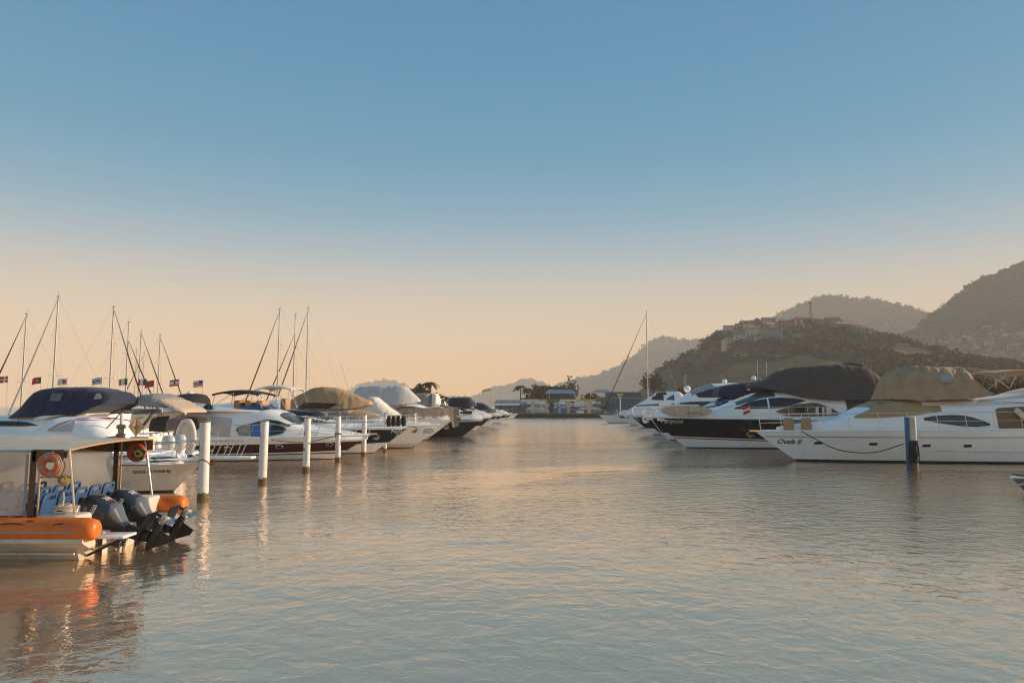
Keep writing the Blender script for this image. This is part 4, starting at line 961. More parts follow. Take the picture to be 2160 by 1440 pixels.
win(b, cab, [(1990, 852), (2040, 855.5), (2100, 853), (2200, 848)], [(1990, 851.4), (2040, 854.9), (2100, 852.4), (2200, 847.4)], GREYH, 1.8, 'styling_line', off=.006)
win(b, cab, [(2104, 912), (2160, 918), (2260, 926)], [(2104, 864), (2112, 860), (2160, 857), (2260, 857)], BROWNC if False else M('cockpit_canvas_brown', (.22, .135, .075), .9, bump=.4), 1.9, 'cockpit_curtain', None, off=.03)
xx, zz = b.q(2160, 876, 2.1); bbox('cockpit_cushion', (xx, 2.02, zz), (.9, .12, .28), WCANV, b.root, .1, ry=-.7)
fl = Body([(b.q(1985, 0)[0], 2.95, b.q(0, 843)[1], 1.3), (b.q(2040, 0)[0], 2.9, b.q(0, 838)[1], 1.6), (b.q(2085, 0)[0], 2.85, b.q(0, 831)[1], 1.75), (b.q(2120, 0)[0], 2.85, b.q(0, 819)[1], 1.8), (b.q(2165, 0)[0], 2.85, b.q(0, 812)[1], 1.8), (b.q(2340, 0)[0], 2.85, b.q(0, 810)[1], 1.8)], 5, .06, 2, 50)
fl.build('flybridge_coaming', WHITE2, b.root, 18)
cv = cover_from(b, [(1882, 836), (1887, 818), (1896, 800), (1908, 786), (1924, 777), (1950, 773), (1990, 775), (2036, 773), (2050, 778), (2062, 796), (2088, 826)],
           [(1882, 842), (1905, 843), (1942, 845), (1989, 842), (2060, 836), (2088, 830)], 1.75, 'flybridge_cover', TAND, 6, .34, .13, freq=1.4, seed=14, sm=0)
patch(b.root, 'cover_window', lambda x, z: cv.y(x, z) + .05, b.qs([(1971, 803), (1980, 807), (2006, 806)], 1.3), b.qs([(1971, 790), (1985, 787), (2003, 787), (2006, 792)], 1.3), VINYLW, (1, -1), .05, 12, 4)
x0, z0_ = b.q(2056, 790); x1, _ = b.q(2136, 0)
b.bimini(min(x0, x1), max(x0, x1), 1.5, z0_ + .02, .14, TANC, [(b.q(2070, 0)[0], b.q(0, 822)[1], b.q(2115, 0)[0]), (b.q(2090, 0)[0], b.q(0, 818)[1], b.q(2090, 0)[0]), (b.q(2118, 0)[0], b.q(0, 818)[1], b.q(2075, 0)[0]), (b.q(2118, 0)[0], b.q(0, 818)[1], b.q(2134, 0)[0])])
bbox('helm_seat', (b.q(2140, 0)[0], .6, b.q(0, 800)[1]), (.8, 1.0, .35), WCANV, b.root, .1); whip(b, b.q(2140, 0)[0], .9, b.q(0, 800)[1], 1.2, .5)
for px, py in ((1726, 934), (1842, 936), (1954, 939.5), (2041, 940)): b.porthole(px, py, .20, .085, 2.2, GLASS, WHITE2)
b.name_on('Ovafa II', 1637, 935, .33, M('letter_dark', (.03, .025, .02), .5), .35, .006)
b.rail(.30, .985, .80, 10, .12, inset=.12); b.anchor(COPPER, 1.1)
for px, dz in ((1672, .0), (1705, .02)):
    x, z = b.q(px, 897, 1.0); a = x / b.L; bbox('fender_basket', (x, b.near * (b.half(a, 1.4) - .12), b.sheer(a) + .32), (.5, .22, .6), TANC, b.root, .09)
p0, p1 = at(1690, 909, 34.3), at(1906, 936, 31.0)
tag(tube('mooring_rope', curve_pts([p0, p0.lerp(p1, .35) - Vector((0, .1, .62)), p0.lerp(p1, .7) - Vector((0, .1, .55)), p1], 8), .024, ROPE, None, 6), 'black sagging rope from the white yacht bow to the blue post', 'rope')
for k in range(2):
    w0 = b.q(1800 + 10 * k, 876, .8)[0]; 
    th = math.pi * (.36 if k else .44); tube('wiper', [cab.pt(b.q(1795, 0)[0], th) + Vector((0, 0, .05)), cab.pt(b.q(1838, 0)[0], th - .1) + Vector((0, 0, .06))], .014, BLACK, b.root, 5)

# ---------------------------------------------------------------- black hull with big charcoal cover
b = Boat('motor_yacht', 'black hulled yacht with red stripe under a huge charcoal cover', 'yacht', 1372, 46.5, 20, 5.0, 180, 1.86, 2.0, 2.3,
         [(.10, .06, ANTIF), (.34, .62, WHITE), (.42, .70, REDS), (.46, .76, WHITE), (1.80, 1.92, BLACKH), (1.86, 2.0, WHITE)])
cab = cabin_from(b, [(1385, 876), (1430, 871), (1480, 865), (1515, 859), (1555, 843), (1592, 829), (1640, 824), (1700, 832), (1790, 836), (1900, 838)], 1.75, [(2, 2.1), (12, 2.1), (14, 1.8), (16, 1.2), (18.5, .5), (19.8, .1)], 4.5, .15, 2)
for k in range(3): wrap(b.root, 'windscreen', cab, b.q(1590, 0)[0], b.q(1518, 0)[0], math.pi * (.22 + .187 * k) + .02, math.pi * (.22 + .187 * (k + 1)) - .02, GLASSG)
win(b, cab, [(1556, 863), (1590, 862), (1622, 861.5)], [(1556, 861), (1590, 846), (1622, 840)], GLASS, 1.95, 'side_window', CHROME)
win(b, cab, [(1625, 861.5), (1650, 860), (1700, 846)], [(1625, 839.5), (1650, 838), (1675, 839.5), (1700, 844)], GLASS, 1.95, 'side_window', CHROME)
win(b, cab, [(1638, 868), (1660, 878), (1720, 878), (1778, 876)], [(1638, 867), (1680, 852), (1725, 849), (1755, 860), (1778, 874)], M('brown_cabin_interior', (.16, .085, .035), .6, var=.5, scale=3), 2.05, 'open_side', CHROME)  # mottled brown patch standing for the cabin interior
for px, m, w in ((1725, WCANV, .16), (1732, NAVYL, .10), (1738, WCANV, .12), (1690, DARK, .5), (1750, WCANV, .3)): x, z = b.q(px, 866, 2.2); box('cockpit_item', (x, b.near * 2.08, z), (w, .1, .5), m, b.root)
cover_from(b, [(1597, 811), (1612, 806), (1636, 797), (1660, 781), (1686, 774), (1725, 771), (1768, 768), (1800, 768), (1838, 773), (1858, 787), (1880, 804), (1886, 812)], [(1597, 815), (1652, 826), (1690, 838), (1755, 844), (1862, 843), (1886, 840)], 2.05, 'flybridge_cover', GREYC, 8, .42, .07, freq=.8, seed=31, sm=0)
bbox('cover_bump', (b.q(1783, 0, 1.2)[0], 0, b.q(0, 770, 1.44)[1]), (1.1, 1.2, .46), GREYC, b.root, .18)
win(b, cab, [(1790, 884), (1862, 886)], [(1790, 843), (1862, 842)], GREYC, 2.2, 'cockpit_cover', None, off=.03)
b.rail(.42, .985, .72, 10, .16); b.anchor(WHITE2, 1.4)
b.name_on('Purpose', 1393, 891.5, .40, M('letter_silver', (.55, .54, .52), .4), .15, .004, dy=.9)
for px in (1571, 1600): b.porthole(px, 903, .26, .13, 1.0, BLACKH, M('dim_ring', (.05, .05, .055), .3))
x, z = b.q(1572, 893, 2.2); box('hull_vent', (b.q(1560, 0)[0], b.near * (b.hy(x, z) + .005), z), (.12, .03, .8), M('dim_ring', (.05, .05, .055), .3), b.root)
# paddleboard lashed along the rail
p = at(1448, 867.5, 44.7); pb = thing('paddleboard', 'long beige paddleboard lashed along the bow rail of the black yacht', 'paddleboard', tuple(p), R(-2))
secs = []
for i in range(25):
    t = -1 + i / 12; w = .36 * (1 - abs(t) ** 2.6) ** .55 + .004; x = 1.62 * t; rz_ = .10 * max(0, -t) ** 3
    secs.append([(x, .055 * math.cos(a) * (w / .36 * .6 + .4), w * math.sin(a) + rz_) for a in np.linspace(0, 2 * math.pi, 13)[:-1]])
PBM = M('board_beige', (.48, .40, .29), .5, var=.08); o = loft('board', secs, PBM, pb)
[box('board_mark', (-.0 + .1 * k, -.066, -.10 + .01 * (k % 2)), (.07, .01, .07 + .02 * (k % 3)), GREYH, pb) for k in range(9)]
for xx in (-.8, .1, .9): tube('strap', [(xx, -.07, .36), (xx + .06, -.07, -.36)], .012, GREYH, pb, 5)
# flag on the black yacht's side deck
p = at(1581, 855, 44.4); fg = thing('flag', 'small red and white flag on the black yacht side deck', 'flag', (p.x, p.y, 1.9))
rod('pole', (0, 0, 0), (0, 0, p.z - 1.9 + .05), .012, CHROME, fg, 5)
flag_cloth('cloth', fg, (0, 0, p.z - 1.9), .38, .46, lambda u, v: 0 if (v < .3 or v > .62) else 1, [FRED, FWHT], 1, .05, droop=.35)
tag(tube('mooring_rope', curve_pts([at(1374, 884, 46.3), at(1398, 915, 45.6), at(1424, 938, 45.0)], 8), .025, ROPEL, None, 6), 'pale rope hanging from the black yacht bow to the water', 'rope')

# ---------------------------------------------------------------- yachts behind, right row
b, c = far_yacht('dark hulled yacht with navy canvas and two radar domes behind the black yacht', 1352, 57, 19, 4.8, 180, 1.7, 1.82, [(.08, .06, ANTIF), (.35, .6, WHITE), (1.6, 1.7, BLACKH), (1.7, 1.82, WHITE)],
    [(1362, 876), (1400, 871), (1460, 862), (1490, 852), (1525, 838), (1560, 835), (1700, 836)], [(2, 2.0), (12, 2.0), (14, 1.7), (16, 1.1), (18.8, .1)], [([(1478, 862), (1540, 856)], [(1478, 859), (1510, 846), (1540, 843)], GLASS)], (1525, 1478), 2.2, glass=GLASSB)
cover_from(b, [(1518, 826), (1526, 814), (1545, 810), (1575, 806), (1612, 800), (1640, 800), (1680, 806)], [(1518, 836), (1550, 838), (1610, 832), (1680, 832)], 1.8, 'canvas_enclosure', NAVY, 5, .12, .05, seed=40)
patch(b.root, 'clear_window', lambda x, z: 1.8, b.qs([(1571, 823), (1581, 823)], 1.6), b.qs([(1573, 811), (1584, 809)], 1.6), LGREYC, (1, -1), .03, 6, 3)
for px in (1565, 1597): radar(b, b.q(px, 0)[0], b.q(0, 803)[1], r=.2)
for px, h in ((1572, 1.6), (1590, 1.5), (1617, .9), (1622, 1.0), (1628, .8)): whip(b, b.q(px, 0)[0], .2, b.q(0, 802)[1], h)
b, c = far_yacht('tall white hardtop yacht with sloped grey windscreen cover in the right row', 1330, 68, 21, 5.0, 180, 1.65, 1.8, [(.08, .06, ANTIF), (.4, .6, WHITE), (1.5, 1.65, BLACKH), (1.65, 1.8, WHITE)],
    [(1340, 875), (1370, 871), (1410, 863), (1432, 842), (1452, 828), (1474, 816), (1500, 809), (1550, 807), (1600, 808)], [(4, 2.1), (13, 2.1), (15, 1.8), (17, 1.2), (20.5, .1)],
    [([(1470, 830), (1476, 838), (1528, 838)], [(1470, 828), (1484, 817), (1528, 815)], GLASS), ([(1425, 852), (1500, 854)], [(1425, 851), (1460, 847), (1500, 846)], GLASS)], (1476, 1434), 2.2, glass=M('screen_cover', (.30, .30, .33), .6))
radar(b, b.q(1507, 0)[0], b.q(0, 808)[1], r=.22); whip(b, b.q(1500, 0)[0], .3, b.q(0, 809)[1], .9)
b, c = far_yacht('white express yacht with dark windscreen and blue side glass in the right row', 1311, 88, 18, 4.6, 180, 1.5, 1.6, [(.08, .06, ANTIF), (1.5, 1.6, WHITE)],
    [(1318, 870), (1335, 858), (1352, 848), (1364, 843), (1374, 834), (1386, 827), (1410, 825), (1430, 825), (1446, 840), (1480, 846)], [(2, 1.9), (11, 1.9), (13, 1.6), (15, 1.0), (17.6, .1)],
    [([(1368, 843), (1402, 844)], [(1378, 834), (1388, 829), (1402, 829), (1424, 828.5)], GLASS), ([(1408, 843), (1424, 844)], [(1408, 840), (1424, 831)], GLASSB), ([(1346, 857), (1392, 855)], [(1346, 854.5), (1392, 851)], GLASSB)], (1386, 1366), 2.4, glass=GLASS)
ball('satellite_dome', (b.q(1430, 0)[0], .3, b.q(0, 820)[1]), .42, WHITE2, b.root); whip(b, b.q(1424, 0)[0], .3, b.q(0, 822)[1], 1.6); whip(b, b.q(1430, 0)[0], -.3, b.q(0, 822)[1], 1.9)
b, c = far_yacht('low white cruiser with canvas top between the express yacht and sailing yacht', 1300, 101, 14, 4.2, 180, 1.4, 1.5, [(.08, .06, ANTIF), (.9, 1.0, WHITE), (1.3, 1.38, NAVYH), (1.4, 1.5, WHITE)],
    [(1306, 868), (1330, 864), (1345, 859), (1360, 853), (1400, 853)], [(2, 1.7), (9, 1.6), (12, .9), (13.7, .1)], [([(1345, 865), (1390, 864)], [(1345, 861), (1362, 856), (1390, 856)], GLASS)], (1362, 1342))
# two flags on the right row
for px, py, Y, lab in ((1633, 785, 57, 'green and yellow flag folded beside the charcoal cover'), (1604, 797, 68, 'small green and yellow flag behind the second radar dome')):
    p = at(px, py, Y); fg = thing('flag', lab, 'flag', (p.x, p.y, p.z - 1.1)); rod('pole', (0, 0, 0), (0, 0, 1.2), .012, CHROME, fg, 5)
    flag_cloth('cloth', fg, (0, 0, 1.15), .75 if px > 1620 else .4, .5, lambda u, v: (1 if abs(u - .5) * .8 + abs(v - .5) < .36 else 0) if (u - .5) ** 2 + (v - .5) ** 2 > .02 else 2, [FGRN, FYEL, FBLU], -1, .06, droop=.1)
# ---------------------------------------------------------------- left cluster, sterns towards the channel
# small white fishing boat with the long pulpit
b = Boat('fishing_boat', 'small white cabin boat with long bow pulpit behind the first piling', 'boat', 436, 22.9, 7.6, 2.7, 0, .98, 1.05, .95, [(.09, .05, ANTIF), (.9, .97, OLDWHITE), (.98, 1.05, WHITE)])
cab = cabin_from(b, [(200, 968), (250, 960), (300, 957), (375, 956), (384, 959), (400, 977), (420, 985)], .9, [(0, 1.15), (5, 1.1), (6.3, .8), (7.4, .2)], 5, .14, 1)
win(b, cab, [(304, 979), (356, 977)], [(304, 964), (344, 962), (356, 974)], GLASSG, 1.1, 'side_window', WHITE2, fr=.02)
win(b, cab, [(362, 976.5), (392, 976)], [(350, 963), (372, 962.5), (392, 974)], GLASSG, 1.05, 'side_window', WHITE2, fr=.02)
box('cabin_roof', (b.q(335, 0)[0], 0, b.q(0, 954.5)[1]), (1.35, 1.9, .05), WHITE2, b.root)
b.name_on('DOCE ATITUDE RJ', 282, 998, .115, M('letter_dark', (.03, .025, .02), .5), 0, .004, dy=1.2)
pz = b.fbow + .02
bbox('pulpit_plank', (b.L + .62, 0, pz), (1.9, .42, .08), WHITE, b.root, .03)
for sd in (1, -1):
    pr = tube('pulpit_rail', [(b.L - 1.2, sd * .75, pz + .5), (b.L - .4, sd * .4, pz + .52), (b.L + .9, sd * .24, pz + .52), (b.L + 1.15, sd * .22, pz + .5)], .016, CHROME, b.root, 6)
    for k in range(5): x = b.L - .55 + k * .40; rod('stanchion', (x, sd * .2, pz), (x + .22, sd * .26, pz + .52), .014, CHROME, pr, 6)
b.rail(.45, .9, .5, 4, .1); b.anchor(COPPER, .8)
# red striped cruiser, bow to the left
def outboard_white(b, x, y, z):
    o = lathe('outboard_cowl', [(.02, .72), (.17, .70), (.24, .58), (.25, .3), (.2, .12), (.12, .05), (.1, -.9), (.02, -.92)], M('outboard_pale', (.50, .52, .54), .4), b.root, 12, (x, y, z)); o.scale = (1.0, .72, .86)
    box('cowl_vent', (x + .0, y - .205, z + .35), (.22, .02, .06), BLACK, b.root); box('cowl_vent', (x, y - .205, z + .22), (.22, .02, .05), BLACK, b.root)
b = Boat('motor_cruiser', 'old white cruiser with red roof stripes and twin white outboards', 'boat', -140, 27, 8.9, 3.2, 180, 1.0, 1.5, 1.6, [(.06, .06, ANTIF), (.9, 1.3, OLDWHITE), (1.0, 1.5, WHITE)])
cab = cabin_from(b, [(30, 922), (62, 918), (96, 906), (122, 890), (146, 878.5), (180, 877.5), (215, 879), (236, 886), (262, 908)], .9, [(0, 1.35), (4, 1.4), (6.5, 1.2), (8.6, .3)], 4.5, .16, 1)
win(b, cab, [(92, 911), (160, 912.5)], [(92, 910), (120, 897), (143, 889), (148, 889)], LGREYC, 1.35, 'window', WHITE2)
win(b, cab, [(100, 907), (122, 894.5), (147, 883.5), (200, 883), (235, 890)], [(100, 905), (122, 892), (147, 881.7), (200, 881.2), (235, 887.8)], REDS, 1.25, 'red_stripe', off=.02)
win(b, cab, [(94, 911), (124, 896.5), (147, 886.6), (190, 886)], [(94, 910), (124, 895.2), (147, 885.6), (190, 885)], REDS, 1.3, 'red_stripe', off=.02)
for y in (.45, -.45): outboard_white(b, -.25, y, 1.0)
box('engine_bracket', (-.15, 0, .5), (.5, 1.6, .3), WHITE, b.root); bbox('bait_tank', (.45, .9, 1.25), (.7, .6, .7), CREAM, b.root, .04)
rod('fishing_rod', (.9, .9, 1.4), (.1, 1.0, 2.35), .022, TEAK, b.root, 6); rod('fishing_rod', (2.1, .8, 1.6), (1.2, .9, 2.6), .02, BLACK, b.root, 6)
# flybridge yacht under the navy cover
b = Boat('motor_yacht', 'flybridge yacht under a big navy blue cover with two vinyl windows', 'yacht', -210, 31, 10.9, 4.4, 180, 1.5, 1.8, 2.0, [(.06, .06, ANTIF), (1.5, 1.8, WHITE)])
cab = cabin_from(b, [(-180, 895), (-100, 890), (-20, 880), (20, 876), (60, 874), (160, 872), (262, 872)], 1.3, [(0, 1.8), (6, 1.8), (8, 1.4), (10.6, .2)], 4.5, .15, 1)
win(b, cab, [(-30, 899), (40, 899.5), (76, 898)], [(-30, 888), (20, 888), (50, 890), (76, 897)], GLASS, 1.75, 'side_window', CHROME)
cv = cover_from(b, [(-6, 882), (14, 874), (36, 855), (58, 827), (72, 822), (101, 817), (165, 815.5), (195, 820), (226, 827), (232, 836)], [(-6, 884), (47, 879), (182, 872), (215, 856), (232, 850)], 1.7, 'flybridge_cover', NAVY, 8, .36, .06, seed=50, sm=0)
patch(b.root, 'cover_window', lambda x, z: cv.y(x, z), b.qs([(100, 845), (124, 846)], 1.5), b.qs([(102, 829), (126, 829)], 1.5), M('vinyl_dim', (.16, .15, .13), .3), (1, -1), .05, 10, 4)
patch(b.root, 'cover_window', lambda x, z: cv.y(x, z), b.qs([(196, 842), (212, 841)], 1.4), b.qs([(188, 829), (204, 829), (212, 838)], 1.4), VINYLW, (1, -1), .05, 10, 4)
ov = Body([(b.q(266, 0)[0], 2.72, 2.78, 1.3), (b.q(258, 0)[0], 2.5, 2.8, 1.5), (b.q(200, 0)[0], 2.2, 2.75, 1.7), (b.q(178, 0)[0], 2.15, 2.35, 1.75)], 3, .1, 1, 30); ov.build('flybridge_overhang', WHITE2, b.root, 16)
un = Body([(b.q(262, 0)[0], 2.35, 2.6, 1.2), (b.q(240, 0)[0], 2.05, 2.45, 1.5), (b.q(195, 0)[0], 1.95, 2.3, 1.72)], 3, .0, 1, 20); un.build('overhang_lining', CREAM, b.root, 14)
tube('bow_rail', [(5.4, 1.9, 2.05), (7, 1.75, 2.1), (9, 1.1, 2.2)], .02, CHROME, b.root); rod('nav_light_post', (b.q(124, 0)[0], 1.5, 2.3), (b.q(124, 0)[0], 1.5, b.q(0, 866)[1]), .03, WHITE2, b.root)
tube('blue_tarp', [(b.q(-8, 0)[0], 1.2, b.q(0, 875)[1]), (b.q(10, 0)[0], 1.2, b.q(0, 879)[1])], .22, BLUEF, b.root, 8)
# sport cruiser showing its stern
b = Boat('motor_yacht', 'flybridge cruiser with beige awning and dark cockpit doors showing its stern', 'yacht', -60, 33.3, 9.7, 4.0, 180, 1.15, 1.6, 1.8, [(.06, .06, ANTIF), (1.15, 1.6, WHITE)], dk=True)
sx = lambda px: b.q(px, 0)[0]
sz = lambda py, dy=0: b.q(0, py, dy)[1]
cab = Body([(sx(372), 1.0, sz(876), 1.6), (sx(300), 1.0, sz(875), 1.7), (sx(220), 1.0, sz(872), 1.7), (sx(140), 1.0, sz(876), 1.4)], 6, .06, 1, 40); cab.build('cabin', WHITE2, b.root, 18)
patch(b.root, 'cockpit_door', cab.y, b.qs([(308, 910), (348, 911)], 1.8), b.qs([(305, 880), (338, 877), (348, 884)], 1.8), DARK, (1, -1), .03)
patch(b.root, 'mauve_curtain', cab.y, b.qs([(344, 908), (372, 908)], 1.8), b.qs([(340, 876), (372, 875)], 1.8), MAUVE, (1, -1), .05)
patch(b.root, 'side_window', cab.y, b.qs([(278, 904), (298, 904)], 1.8), b.qs([(276, 893), (298, 893)], 1.8), DARK, (1, -1), .02)
fd_ = Body([(sx(402), sz(877), sz(869), 1.6), (sx(330), sz(880), sz(870), 1.7), (sx(246), sz(880), sz(870), 1.7)], 5, .04, 0, 20); fd_.build('flybridge_deck', CREAM, b.root, 14)
co_ = Body([(sx(352), 2.4, sz(862), 1.5), (sx(300), 2.4, sz(861), 1.6), (sx(262), 2.4, sz(850), 1.6), (sx(246), 2.4, sz(858), 1.5)], 5, .06, 1, 30); co_.build('flybridge_coaming', WHITE2, b.root, 14)
cover_from(b, [(275, 838), (295, 831), (325, 829), (348, 838), (352, 846)], [(275, 852), (320, 858), (352, 860)], 1.5, 'flybridge_canvas', M('grey_canvas', (.26, .25, .25), .85, bump=.3), 4, .12, .04, seed=61)
cover_from(b, [(315, 838), (322, 836), (348, 841), (370, 851), (388, 860), (393, 865)], [(315, 843), (345, 849), (366, 858), (393, 870)], 1.4, 'flybridge_awning', M('awning_beige', (.50, .40, .30), .85, bump=.3), 5, .06, .03, seed=66, sm=0)
for a, c_, m in (((268, 850), (320, 849), CREAM), ((320, 850), (304, 870), CREAM)): tube('fly_frame', [(sx(a[0]), 1.55, sz(a[1], 1.5)), (sx(c_[0]), 1.55, sz(c_[1], 1.5))], .05, m, b.root, 6)
lathe('radar_dome', [(.02, 0), (.3, .03), (.32, .12), (.2, .2), (.02, .21)], CREAM, b.root, 14, (sx(288), .3, sz(838))); rod('radar_post', (sx(288), .3, sz(856)), (sx(288), .3, sz(837)), .05, CREAM, b.root, 6)
for k, px in enumerate((396, 405)): tube('transom_stay', [(sx(px - 6), 1.2 - .3 * k, sz(872)), (sx(px + 14), 1.4 - .3 * k, sz(916))], .035, CHROME if k else CREAM, b.root, 6)
bbox('swim_platform', (-.45, 0, .55), (1.1, 3.4, .12), WHITE2, b.root, .04)
tube('stern_light', [(sx(312), 1.2, 2.55), (sx(312), 1.2, 2.8)], .03, CHROME, b.root)
whip(b, sx(312), .9, sz(850), 1.4)
# the dinghy stowed upright on that stern
p = at(391, 952, 31.4); dg = thing('inflatable_dinghy', 'small grey dinghy standing upright on a stern beside the first piling', 'dinghy', (p.x, p.y, .6), R(6))
secs = []
DGW = M('dinghy_grey', (.52, .50, .50), .5); 
ring = []
for k in range(40):
    a = 2 * math.pi * k / 40; wx = .34 * math.copysign(abs(math.cos(a)) ** .75, math.cos(a)) * (1 - .25 * max(0, math.sin(a))); ring.append((wx, .0, .75 + .72 * math.copysign(abs(math.sin(a)) ** .85, math.sin(a))))
tube('tube', ring, .115, DGW, dg, 10, True); tube('rubbing_strake', [(q_[0] * 1.31 - .02, -.04, .75 + (q_[2] - .75) * 1.15) for q_ in ring], .02, BLACK, dg, 6, True)
mesh('hull_bottom', [(0, -.10, .75)] + [(q_[0] * .92, -.02, .75 + (q_[2] - .75) * .92) for q_ in ring], [(0, k + 1, (k + 1) % 40 + 1) for k in range(40)], M('dinghy_cream', (.58, .50, .40), .5), dg)
# dark bimini cruiser half hidden behind
b = Boat('motor_yacht', 'cruiser with black canopy half hidden left of the maroon yacht', 'yacht', 470, 45.5, 12, 4.0, 0, 1.3, 1.6, 1.8, [(.06, .06, ANTIF), (1.3, 1.6, WHITE)])
cabin_from(b, [(200, 870), (300, 866), (400, 866), (440, 872), (465, 878)], 1.2, [(0, 1.7), (8, 1.6), (12, .2)], 4.5, .15, 1)
cover_from(b, [(346, 838), (368, 833), (392, 829), (412, 831), (420, 838)], [(346, 846), (368, 858), (420, 862)], 1.5, 'flybridge_cover', BLKC, 4, .14, .05, seed=71)
ball('satellite_dome', (b.q(439, 0)[0], -.3, b.q(0, 837)[1]), .28, WHITE2, b.root, sz=1.25)
for px in (372, 384, 401): rod('antenna_mast', (b.q(px, 0)[0], -1.2, b.q(0, 866)[1]), (b.q(px + 8, 0)[0], -1.2, b.q(0, 846)[1]), .025, CHROME, b.root, 5)
b = Boat('motor_yacht', 'white flybridge yacht with outriggers half hidden behind the tan cover', 'yacht', 700, 70, 14, 4.4, 0, 1.5, 1.7, 1.8, [(.06, .06, ANTIF), (1.5, 1.7, WHITE)])
cabin_from(b, [(420, 856), (520, 846), (600, 842), (640, 850), (690, 866)], 1.4, [(0, 1.8), (9, 1.7), (14, .2)], 4.5, .15, 1)
p0_, p1_ = b.q(470, 850), b.q(430, 788); 
for sd in (1, -1): rod('outrigger', (b.q(815, 0)[0] - 3.0, sd * 1.6, 3.0), (b.q(785, 0)[0] - 3, sd * 2.4, b.q(0, 765)[1]), .02, ALU, b.root, 5)

# ---------------------------------------------------------------- sailing yachts: only masts and rigging rise above the motor yachts
def sailboat(label, top, foot, Y, head, hull=None, tip=None, Lb=11.0, furl=None, stay=True, group=None, thin=1.0):
    pt, pf = at(*top, Y), at(*foot, Y); hm = pt.z; X = pf.x + (pt.x - pf.x) * 0.0
    d = 1 if head == 0 else -1
    b = Boat('sailing_yacht', label, 'sailboat', 1080 + F * (X + d * Lb * .42) / Y if tip is None else tip, Y, Lb, 3.4, head, 1.05, 1.25, 1.4, [(.06, .06, ANTIF), (1.05, 1.25, hull or WHITE)], group=group)
    xm = b.L * .58 if tip is None else b.q(foot[0], 0)[0]
    lean = (pt.x - pf.x) / max(1, (hm - pf.z)) * d
    cabn = Body([(b.L * .22, .9, 1.35, .9), (b.L * .3, .9, 1.6, 1.0), (b.L * .6, .9, 1.55, .9), (b.L * .75, .9, 1.2, .5)], 4.5, .14, 2, 30); cabn.build('cabin', WHITE2, b.root, 12)
    M_ = lambda z: Vector((xm + lean * 0, 0, z))
    mt = tube('mast', [M_(1.0), M_(hm * .5), M_(hm)], [.095 * thin, .09 * thin, .065 * thin], ALU, b.root, 8)
    for fz in (.42, .70):
        for sd in (1, -1): rod('spreader', M_(hm * fz), M_(hm * fz) + Vector((-.15, sd * .95, .06)), .025, ALU, mt, 5)
    box('masthead', M_(hm), (.34, .1, .06), ALU, mt); rod('wind_vane', M_(hm), M_(hm + .45), .012, BLACK, mt, 4); rod('masthead_antenna', M_(hm) + Vector((-.15, 0, 0)), M_(hm + .6) + Vector((-.15, 0, 0)), .010, ALU, mt, 4)
    bo = rod('boom', M_(2.1), (xm - b.L * .36, 0, 2.15), .06, ALU, b.root, 6); tube('stowed_sail', [(xm - .2, 0, 2.28), (xm - b.L * .18, 0, 2.36), (xm - b.L * .35, 0, 2.26)], [.12, .16, .08], furl or NAVYL, bo, 8)
    zt = hm * (.97 if stay else .82)
    fs_ = tube('furled_genoa', [(b.L * .97, 0, 1.35), (b.L * .97 + (xm - b.L * .97) * .5, 0, (1.35 + zt) / 2), (xm + .08, 0, zt)], [.075, .07, .02], furl or BLKC, b.root, 6)
    for sd in (1, -1):
        rod('shroud', M_(hm * .95), (xm - .2, sd * 1.5, 1.1), .009, GALV, mt, 4); rod('lower_shroud', M_(hm * .5), (xm - .5, sd * 1.5, 1.1), .008, GALV, mt, 4)
    rod('backstay', M_(hm), (.1, 0, 1.1), .009, GALV, mt, 4)
    b.rail(.1, .95, .6, 6, 0, r=.012); return b
sailboat('sailing yacht with leftmost mast and dark furled foresail', (55, 662), (40, 850), 72, 180)
sailboat('sailing yacht with tallest leaning mast above the navy cover', (130, 625), (108, 812), 68, 180, furl=ALU)
sailboat('sailing yacht with straight mast above the right end of the navy cover', (228, 647), (228, 825), 76, 0)
sailboat('sailing yacht whose slim mast stands right of the straight one', (261, 679), (262, 825), 84, 0, stay=False)
sailboat('distant sailing yacht with the shortest thin mast', (281, 738), (281, 830), 108, 0, thin=.7, stay=False)
sailboat('sailing yacht with middle mast of the left group of masts', (292, 699), (289, 828), 90, 0)
sailboat('distant sailing yacht with short mast behind the middle one', (305, 745), (297, 828), 112, 180, thin=.7)
sailboat('sailing yacht with mast left of the lone red striped flag', (329, 708), (330, 830), 94, 0)
sailboat('sailing yacht with mast above the black bimini, left of the trio', (588, 652), (583, 812), 82, 180)
sailboat('sailing yacht with the middle mast of the central trio', (626, 664), (617, 812), 92, 180, stay=False)
sailboat('sailing yacht with the right mast of the central trio', (654, 650), (644, 812), 88, 180)
sailboat('white sailing yacht with single tall mast at the end of the right row', (1357, 657), (1352, 848), 113, 180, tip=1264, Lb=14)

